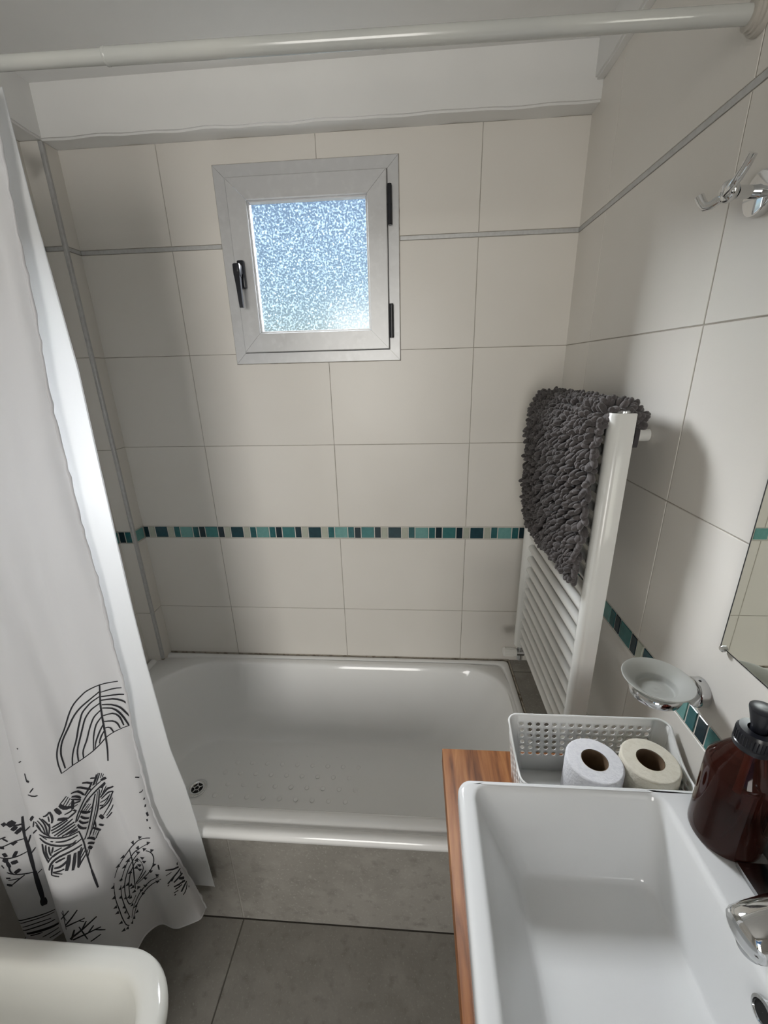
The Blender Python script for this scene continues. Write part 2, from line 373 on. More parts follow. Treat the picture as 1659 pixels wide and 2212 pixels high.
# ------------------------------------------------------------------ window
window = struct(bpy.data.objects.new('window_1', None), 'small square grey aluminium window with pebbled glass'); COL.objects.link(window)
def ring_bars(x0, x1, z0, z1, w, yf, yb, name, m, parent, ch=.0015, inner_back=None):
    """four mitred bars"""
    O = [(x0, z0), (x1, z0), (x1, z1), (x0, z1)]; I = [(x0+w, z0+w), (x1-w, z0+w), (x1-w, z1-w), (x0+w, z1-w)]
    out = []
    for k in range(4):
        a, b_, c, d = O[k], O[(k+1) % 4], I[(k+1) % 4], I[k]
        s = .0004; tx, tz = (b_[0]-a[0]), (b_[1]-a[1]); L = math.hypot(tx, tz); tx /= L; tz /= L
        q = [(a[0]+tx*s, a[1]+tz*s), (b_[0]-tx*s, b_[1]-tz*s), (c[0]-tx*s, c[1]-tz*s), (d[0]+tx*s, d[1]+tz*s)]
        nx, nz = -tz, tx
        f = [(q[0][0]+nx*ch+tx*ch, q[0][1]+nz*ch+tz*ch), (q[1][0]+nx*ch-tx*ch, q[1][1]+nz*ch-tz*ch), (q[2][0]-nx*ch+tx*ch, q[2][1]-nz*ch+tz*ch), (q[3][0]-nx*ch-tx*ch, q[3][1]-nz*ch-tz*ch)]
        vs = [(x, yb, Z(z)) for x, z in q]+[(x, yf+ch, Z(z)) for x, z in q]+[(x, yf, Z(z)) for x, z in f]
        fs = [(3, 2, 1, 0), (0, 1, 5, 4), (1, 2, 6, 5), (2, 3, 7, 6), (3, 0, 4, 7), (4, 5, 9, 8), (5, 6, 10, 9), (6, 7, 11, 10), (7, 4, 8, 11), (8, 9, 10, 11)]
        out.append(MB().raw(vs, fs).build(name, m, parent))
    return out
ring_bars(*WIN, .036, 1.3955, 1.425, 'frame_bar', M['alu'], window)
ring_bars(WIN[0]-.0012, WIN[1]+.0012, WIN[2]-.0012, WIN[3]+.0012, .004, 1.3985, 1.401, 'seal', M['silicone'], window, .0002)
ring_bars(-.5372, -.0765, .0565, .5205, .0565, 1.3865, 1.420, 'sash_bar', M['alu'], window, .0022)
ring_bars(-.539, -.0745, .0545, .5225, .006, 1.3948, 1.3975, 'gasket', M['rubber'], window, .0002)
ring_bars(-.4815, -.1320, .1120, .4650, .006, 1.394, 1.412, 'glazing_bead', M['alu'], window, .0015)
MB().box(-.4800, -.1335, 1.4105, 1.4135, Z(.1135), Z(.4635)).build('pane', M['pane'], window)
hd = MB().box(-.5245, -.5045, 1.371, 1.3868, Z(.236), Z(.312), .004, 2).build('handle', M['black'], window, 40)
MB().box(-.5225, -.5075, 1.352, 1.372, Z(.272), Z(.298), .004, 2).box(-.5265, -.5045, 1.338, 1.354, Z(.262), Z(.298), .005, 2).build('spindle', M['black'], hd, 40)
lv = [[Vector((cx+sx*w/2*0.9, cy+sy*t/2, Z(z))) for sx, sy in ((-1, -1), (1, -1), (1, 1), (-1, 1))] for cx, cy, z, w, t in [(-.515, 1.345, .290, .018, .012), (-.515, 1.343, .262, .018, .012), (-.513, 1.340, .235, .015, .011), (-.512, 1.338, .205, .013, .010), (-.512, 1.340, .180, .012, .009)]]
MB().loops(lv, True, True, True).build('lever', M['black'], hd, 50)
for z0, z1 in ((.385, .483), (.088, .183)):
    hg = MB().cyl((-.0685, 1.386, Z(z0)), (-.0685, 1.386, Z(z1)), .0058, 14).box(-.0725, -.062, 1.386, 1.397, Z(z0)+.002, Z(z1)-.002, .001).build('hinge', M['black'], window, 40)
    MB().cyl((-.0685, 1.386, Z((z0+z1)/2)-.001), (-.0685, 1.386, Z((z0+z1)/2)+.001), .0062, 14).build('knuckle_gap', M['rubber'], hg, 40)

# ------------------------------------------------------------------ bathtub
tub = thing('bathtub', 'white enamelled bathtub below the window with grey tiled apron in front', 'bathtub', (-.35, 1.05, .02))
def ring(x0, x1, y0, y1, r, z): return rrect(x0, x1, y0, y1, r, Z(z), 12, 14)
O = (-1.081, .3715, .700, 1.3975)
def ins(d, r, z): return ring(O[0]+d, O[1]-d, O[2]+d, O[3]-d, r, z)
OP = (-1.000, .332, .775, 1.340); ro = (.15, .24, .20, .15)
FL = (-.885, .045, .865, 1.235); rf = (.14, .12, .12, .14)
def mixl(f, z, e=0.):
    a = [OP[i]+(FL[i]-OP[i])*f for i in range(4)]; r = [max(.02, ro[i]+(rf[i]-ro[i])*f) for i in range(4)]
    return ring(a[0]-e, a[1]+e, a[2]-e, a[3]+e, [q+e for q in r], z)
L = [ins(.004, .012, ZR-.0265), ins(.0005, .014, ZR-.0235), ins(0, .014, ZR-.013), ins(.0015, .014, ZR-.007), ins(.006, .016, ZR-.0018), ins(.012, .018, ZR), ins(.021, .022, ZR-.0004), ins(.0255, .026, ZR-.0035), ins(.0275, .028, ZR-.0075), ins(.031, .03, ZR-.0085), ins(.0345, .03, ZR-.0065), ins(.0375, .03, ZR-.003)]
L += [mixl(0, ZR-.002, .028), mixl(0, ZR-.0012, .014), mixl(0, ZR-.003, .006), mixl(0, ZR-.009, .001), mixl(.03, ZR-.022), mixl(.10, ZR-.055), mixl(.20, ZR-.105), mixl(.32, ZR-.155), mixl(.46, ZR-.205), mixl(.62, ZR-.247), mixl(.78, ZR-.276), mixl(.91, ZR-.292), mixl(1.02, ZR-.2985), mixl(1.2, ZR-.301), mixl(1.6, ZR-.3025)]
L.append([Vector((-.42+(p.x+.42)*.12, 1.05+(p.y-1.05)*.12, Z(ZR-.304))) for p in L[-1]])
MB().loops(L, True, False, True).build('shell', M['enamel'], tub, 60)
zf = Z(ZR-.3022)
b = MB()
for i in range(9):
    for j in range(7):
        x = -.70+i*.058+(j % 2)*.029; y = .925+j*.044
        b.lathe([(.0085, -.0006), (.0080, .00005), (.0055, .0003), (.0001, .0004)], (x, y, zf), 12)
ao = b.build('anti_slip_dots', M['enamel'], tub, 60); ao['kind'] = 'stuff'
dr = MB().lathe([(.034, 0), (.0335, .003), (.028, .0050), (.021, .0038), (.0190, .0005)], (-.775, 1.035, zf+.0002), 36).build('drain', M['chrome'], tub, 50)
MB().lathe([(.0192, .0006), (.0001, .0002)], (-.775, 1.035, zf+.0002), 30).build('drain_hole', M['dark'], dr)
b = MB()
for k in range(5):
    a = k*2*math.pi/5+.5; b.tube([(-.775+.007*math.cos(a), 1.035+.007*math.sin(a), zf+.002), (-.775+.019*math.cos(a), 1.035+.019*math.sin(a), zf+.002)], .0021, 8)
b.torus((-.775, 1.035, zf+.002), .0078, .0022, seg=20, sub=8).build('drain_grid', M['dull_chrome'], dr, 60)

# ------------------------------------------------------------------ curtain rod
rod = thing('shower_curtain_rod', 'grey-white telescopic shower curtain rod spanning the room above the bath', 'curtain rod', (W, .77, Z(.432)))
pr, plft = Vector((W-.003, .772, Z(.433))), Vector((-1.082, .770, Z(.452)))
def onrod(x): t = (x-pr.x)/(plft.x-pr.x); return pr+(plft-pr)*t
MB().cyl(onrod(-.455), onrod(W-.012), .0105, 32).build('outer_tube', M['rod'], rod, 40)
MB().cyl(onrod(-1.08), onrod(-.44), .0092, 32).build('inner_tube', M['rod'], rod, 40)
MB().lathe([(.0105, .0), (.0110, .001), (.0110, .004), (.0105, .005)], onrod(-.4505), 32, (plft-pr)).build('tube_collar', M['rod'], rod, 40)
MB().lathe([(.0135, .018), (.0165, .0165), (.0165, .0125), (.0185, .0115), (.0185, .008), (.0215, .007), (.0225, .004), (.0225, .0)], (W-.0008, pr.y, pr.z), 36, (-1, 0, 0), True, True).build('wall_flange', M['flange'], rod, 35)
MB().lathe([(.0125, .018), (.0165, .0165), (.0165, .0125), (.0185, .0115), (.0185, .008), (.0215, .007), (.0225, .0)], (XL+.0008, plft.y, plft.z), 36, (1, 0, 0), True, True).build('wall_flange', M['flange'], rod, 35)

# ------------------------------------------------------------------ shower curtain and liner
# ---- curtain cloth: plan outlines at five heights, hem first, then leftwards ----
CZ = [.41, -.10, -.60, -1.00, -1.36]
CP = [
 [(-.628,.745),(-.655,.733),(-.690,.757),(-.730,.733),(-.770,.757),(-.800,.733),(-.835,.757),(-.870,.733),(-.905,.757),(-.930,.735),(-.970,.757),(-1.010,.735),(-1.060,.755)],
 [(-.646,.722),(-.662,.708),(-.700,.700),(-.735,.705),(-.770,.694),(-.800,.688),(-.830,.683),(-.865,.686),(-.897,.700),(-.905,.730),(-.950,.712),(-1.000,.705),(-1.060,.728)],
 [(-.637,.703),(-.662,.688),(-.700,.676),(-.735,.676),(-.765,.663),(-.785,.645),(-.815,.628),(-.850,.628),(-.872,.648),(-.882,.690),(-.940,.672),(-1.000,.662),(-1.060,.695)],
 [(-.637,.684),(-.645,.664),(-.678,.650),(-.708,.650),(-.733,.630),(-.745,.596),(-.780,.570),(-.825,.568),(-.858,.596),(-.872,.650),(-.922,.615),(-.980,.602),(-1.035,.630)],
 [(-.558,.674),(-.560,.645),(-.605,.628),(-.655,.634),(-.684,.612),(-.692,.566),(-.740,.536),(-.805,.536),(-.850,.568),(-.872,.630),(-.915,.590),(-.965,.572),(-1.012,.600)],
]
def _cr(p0,p1,p2,p3,t):
    return .5*((2*p1)+(-p0+p2)*t+(2*p0-5*p1+4*p2-p3)*t*t+(-p0+3*p1-3*p2+p3)*t**3)
def _spl(arr,x):
    n=len(arr); i=min(max(int(x),0),n-2); t=x-i
    return _cr(arr[max(i-1,0)],arr[i],arr[i+1],arr[min(i+2,n-1)],t)
def cloth(a,b):
    """a 0..1 hem->wall, b 0..1 top->bottom; returns camera-height-relative point"""
    z=CZ[0]+(CZ[-1]-CZ[0])*b
    # height index
    k=0
    while k<len(CZ)-2 and z<CZ[k+1]: k+=1
    t=(z-CZ[k])/(CZ[k+1]-CZ[k]); zi=k+t
    ks=range(max(0,k-1),min(len(CZ),k+3))
    n=len(CP[0])
    xs={};ys={}
    for kk in ks:
        xs[kk]=_spl([p[0] for p in CP[kk]],a*(n-1)); ys[kk]=_spl([p[1] for p in CP[kk]],a*(n-1))
    g=lambda d:_cr(d.get(k-1,d[k]),d[k],d[k+1],d.get(k+2,d[k+1]),t)
    x=g(xs); y=g(ys)
    y+=.0022*math.sin(a*41+b*9)*math.sin(b*13+a*5)*min(1,b*4)
    z+=.010*math.sin(a*19)*max(0,b-.9)*10*.5
    return (x,y,z)

NA, NB = 168, 150
cur = thing('shower_curtain', 'white fabric shower curtain printed with black drawn trees, bunched at the left', 'shower curtain', (-.85, .72, Z(-1.36)))
b = MB(); rows = [[Vector((p[0], p[1], Z(p[2]))) for p in (cloth(i/NA, j/NB) for i in range(NA+1))] for j in range(NB+1)]
b.loops(rows, False).build('fabric', M['cloth'], cur, 80)
def cloth_pt(a, bb, off):
    a = min(max(a, .001), .999); bb = min(max(bb, .001), .999); e = .002
    p = Vector(cloth(a, bb)); du = Vector(cloth(min(a+e, 1), bb))-Vector(cloth(max(a-e, 0), bb)); dv = Vector(cloth(a, min(bb+e, 1)))-Vector(cloth(a, max(bb-e, 0)))
    n = du.cross(dv); n.normalize()
    if n.y > 0: n = -n
    if n.y > -.02: pass
    p = p+n*off; return Vector((p.x, p.y, Z(p.z))), n
